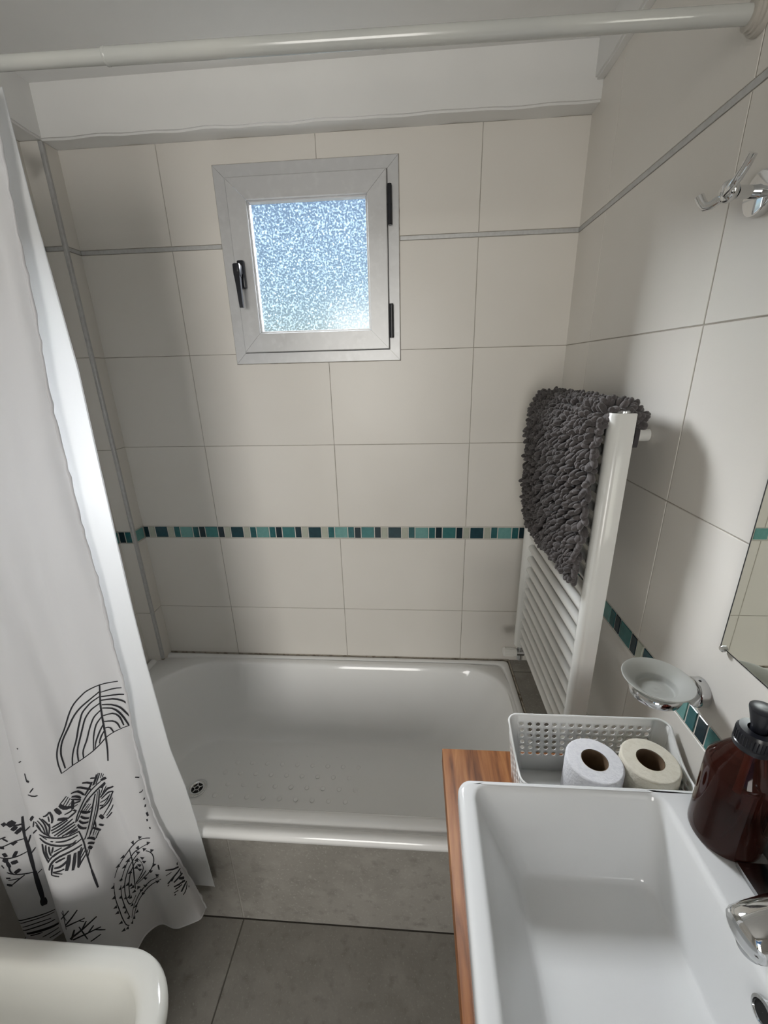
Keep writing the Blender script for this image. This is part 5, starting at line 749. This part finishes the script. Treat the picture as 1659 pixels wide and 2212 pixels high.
# ------------------------------------------------------------------ soap dish on the wall
sc_ = (.3865, .5665); zd = -.4795
sd = thing('soap_dish', 'round frosted glass soap dish in a chrome wall holder above the counter', 'soap dish', (W, .572, Z(-.505)))
bs = MB().lathe([(.0235, 0), (.0235, .013), (.0225, .0155), (.0205, .0165)], (W-.0002, .572, Z(-.505)), 40, (-1, 0, 0), True, True).build('wall_mount', M['chrome'], sd, 35)
MB().lathe([(.0022, 0), (.0018, .0006), (.0001, .0006)], (W-.009, .570, Z(-.505)+.0234), 12, (0, 0, 1)).build('grub_screw', M['dark'], bs, 40)
MB().box(W-.032, W-.015, .562, .582, Z(-.5065), Z(-.4945), .003, 2).torus((sc_[0], sc_[1], Z(-.500)), .0345, .0035, seg=48, sub=10).lathe([(.0335, -.008), (.0365, -.008), (.0378, -.002), (.0378, .003), (.0362, .005), (.0335, .005), (.0335, -.008)], (sc_[0], sc_[1], Z(-.4985)), 48).build('holder_ring', M['chrome'], sd, 40)
MB().lathe([(.0001, -.0235), (.0270, -.0235), (.0310, -.0215), (.0330, -.0125), (.0420, -.0050), (.0500, .0010), (.0515, .0028), (.0505, .0042), (.0480, .0036), (.0400, -.0022), (.0305, -.0085), (.0285, -.0110), (.0270, -.0170), (.0240, -.0195), (.0180, -.0185), (.0140, -.0195), (.0080, -.0182), (.0001, -.0190)], (*sc_, Z(zd)), 64).build('glass_dish', M['frost'], sd, 60)

# ------------------------------------------------------------------ robe hook
hk = thing('robe_hook', 'chrome double robe hook on the right wall near the ceiling', 'hook', (W, .688, Z(.208)))
MB().lathe([(.0265, 0), (.0265, .009), (.0255, .0115), (.0235, .0125)], (W-.0002, .688, Z(.206)), 44, (-1, 0, 0), True, True).build('wall_rose', M['chrome'], hk, 35)
MB().lathe([(.0085, 0), (.0078, .006), (.0078, .030)], (W-.0124, .686, Z(.207)), 24, (-1, -.12, 0), True, True).build('stem', M['chrome'], hk, 40)
MB().lathe([(.0001, -.007), (.0090, -.0065), (.0125, -.003), (.0135, .001), (.0120, .006), (.0075, .0095), (.0001, .011)], (.4115, .681, Z(.208)), 32, (-1, -.1, -.1)).build('boss', M['chrome'], hk, 60)
MB().tube([(.408, .682, Z(.204)), (.404, .674, Z(.206)), (.402, .664, Z(.2085)), (.4025, .655, Z(.214)), (.404, .647, Z(.224)), (.405, .641, Z(.2335))], .0052, 14).build('prong', M['chrome'], hk, 70)
MB().tube([(.408, .686, Z(.204)), (.401, .697, Z(.198)), (.397, .703, Z(.198)), (.393, .706, Z(.204)), (.390, .709, Z(.212))], .0056, 14).build('prong', M['chrome'], hk, 70)

# ------------------------------------------------------------------ mirror
mi = thing('wall_mirror', 'thin-edged rectangular mirror on the right wall above the washbasin', 'mirror', (W, .12, Z(-.405)))
MB().box(W-.0050, W-.0004, -.35, .5570, Z(-.405), Z(.40), .0004, 1).build('glass_edge', M['rubber'], mi)
x = W-.0053
MB().raw([(x, -.35, Z(-.4025)), (x, .5540, Z(-.4025)), (x, .5540, Z(.3985)), (x, -.35, Z(.3985)), (x+.0003, -.35, Z(-.4032)), (x+.0003, .5548, Z(-.4032)), (x+.0003, .5548, Z(.40)), (x+.0003, -.35, Z(.40))], [(0, 1, 2, 3), (0, 4, 5, 1), (1, 5, 6, 2), (2, 6, 7, 3)]).build('silvered_face', M['mirror'], mi)
MB().lathe([(.0050, 0), (.0050, .003), (.0035, .0045), (.0001, .0048)], (x+.0002, .549, Z(-.4045)), 20, (-1, 0, 0)).build('mirror_clip', M['chrome'], mi, 40)

# ------------------------------------------------------------------ bidet
bi = thing('bidet', 'ivory white ceramic bidet with rounded rim by the left wall', 'bidet', (-.74, .285, 0))
def bl(x0, x1, y0, y1, r, z): return rrect(x0, x1, y0, y1, (r, .03, .03, r), z, 14, 10)
zb = Z(-1.08)
L = [bl(-1.03, -.60, .19, .38, .08, .001), bl(-1.04, -.585, .18, .39, .085, .02), bl(-1.05, -.56, .165, .405, .09, .12), bl(-1.07, -.51, .135, .435, .10, .24), bl(-1.08, -.455, .108, .462, .115, .33), bl(-1.081, -.442, .102, .468, .122, zb-.030), bl(-1.081, -.440, .101, .469, .124, zb-.016), bl(-1.080, -.444, .104, .466, .121, zb-.005), bl(-1.075, -.452, .111, .459, .114, zb)]
L += [bl(-.99, -.476, .136, .436, .096, zb-.0005), bl(-.985, -.484, .144, .428, .090, zb-.004), bl(-.98, -.490, .150, .422, .085, zb-.013), bl(-.97, -.505, .160, .412, .08, zb-.045), bl(-.95, -.54, .18, .392, .075, zb-.085), bl(-.90, -.61, .22, .352, .055, zb-.110), bl(-.82, -.70, .265, .31, .02, zb-.116)]
MB().loops(L, True, True, True).build('bowl', M['ivory'], bi, 50)
MB().lathe([(.026, 0), (.025, .003), (.018, .0035), (.016, 0), (.0001, 0)], (-.76, .2875, zb-.116), 28).build('drain', M['chrome'], bi, 40)
tp_ = MB().lathe([(.024, 0), (.024, .05), (.020, .056)], (-1.03, .285, zb-.0005), 28, (0, 0, 1), True, True).tube([(-1.02, .285, zb+.035), (-.97, .285, zb+.055), (-.925, .285, zb+.045)], [.012, .011, .010], 14).build('tap', M['chrome'], bi, 50)
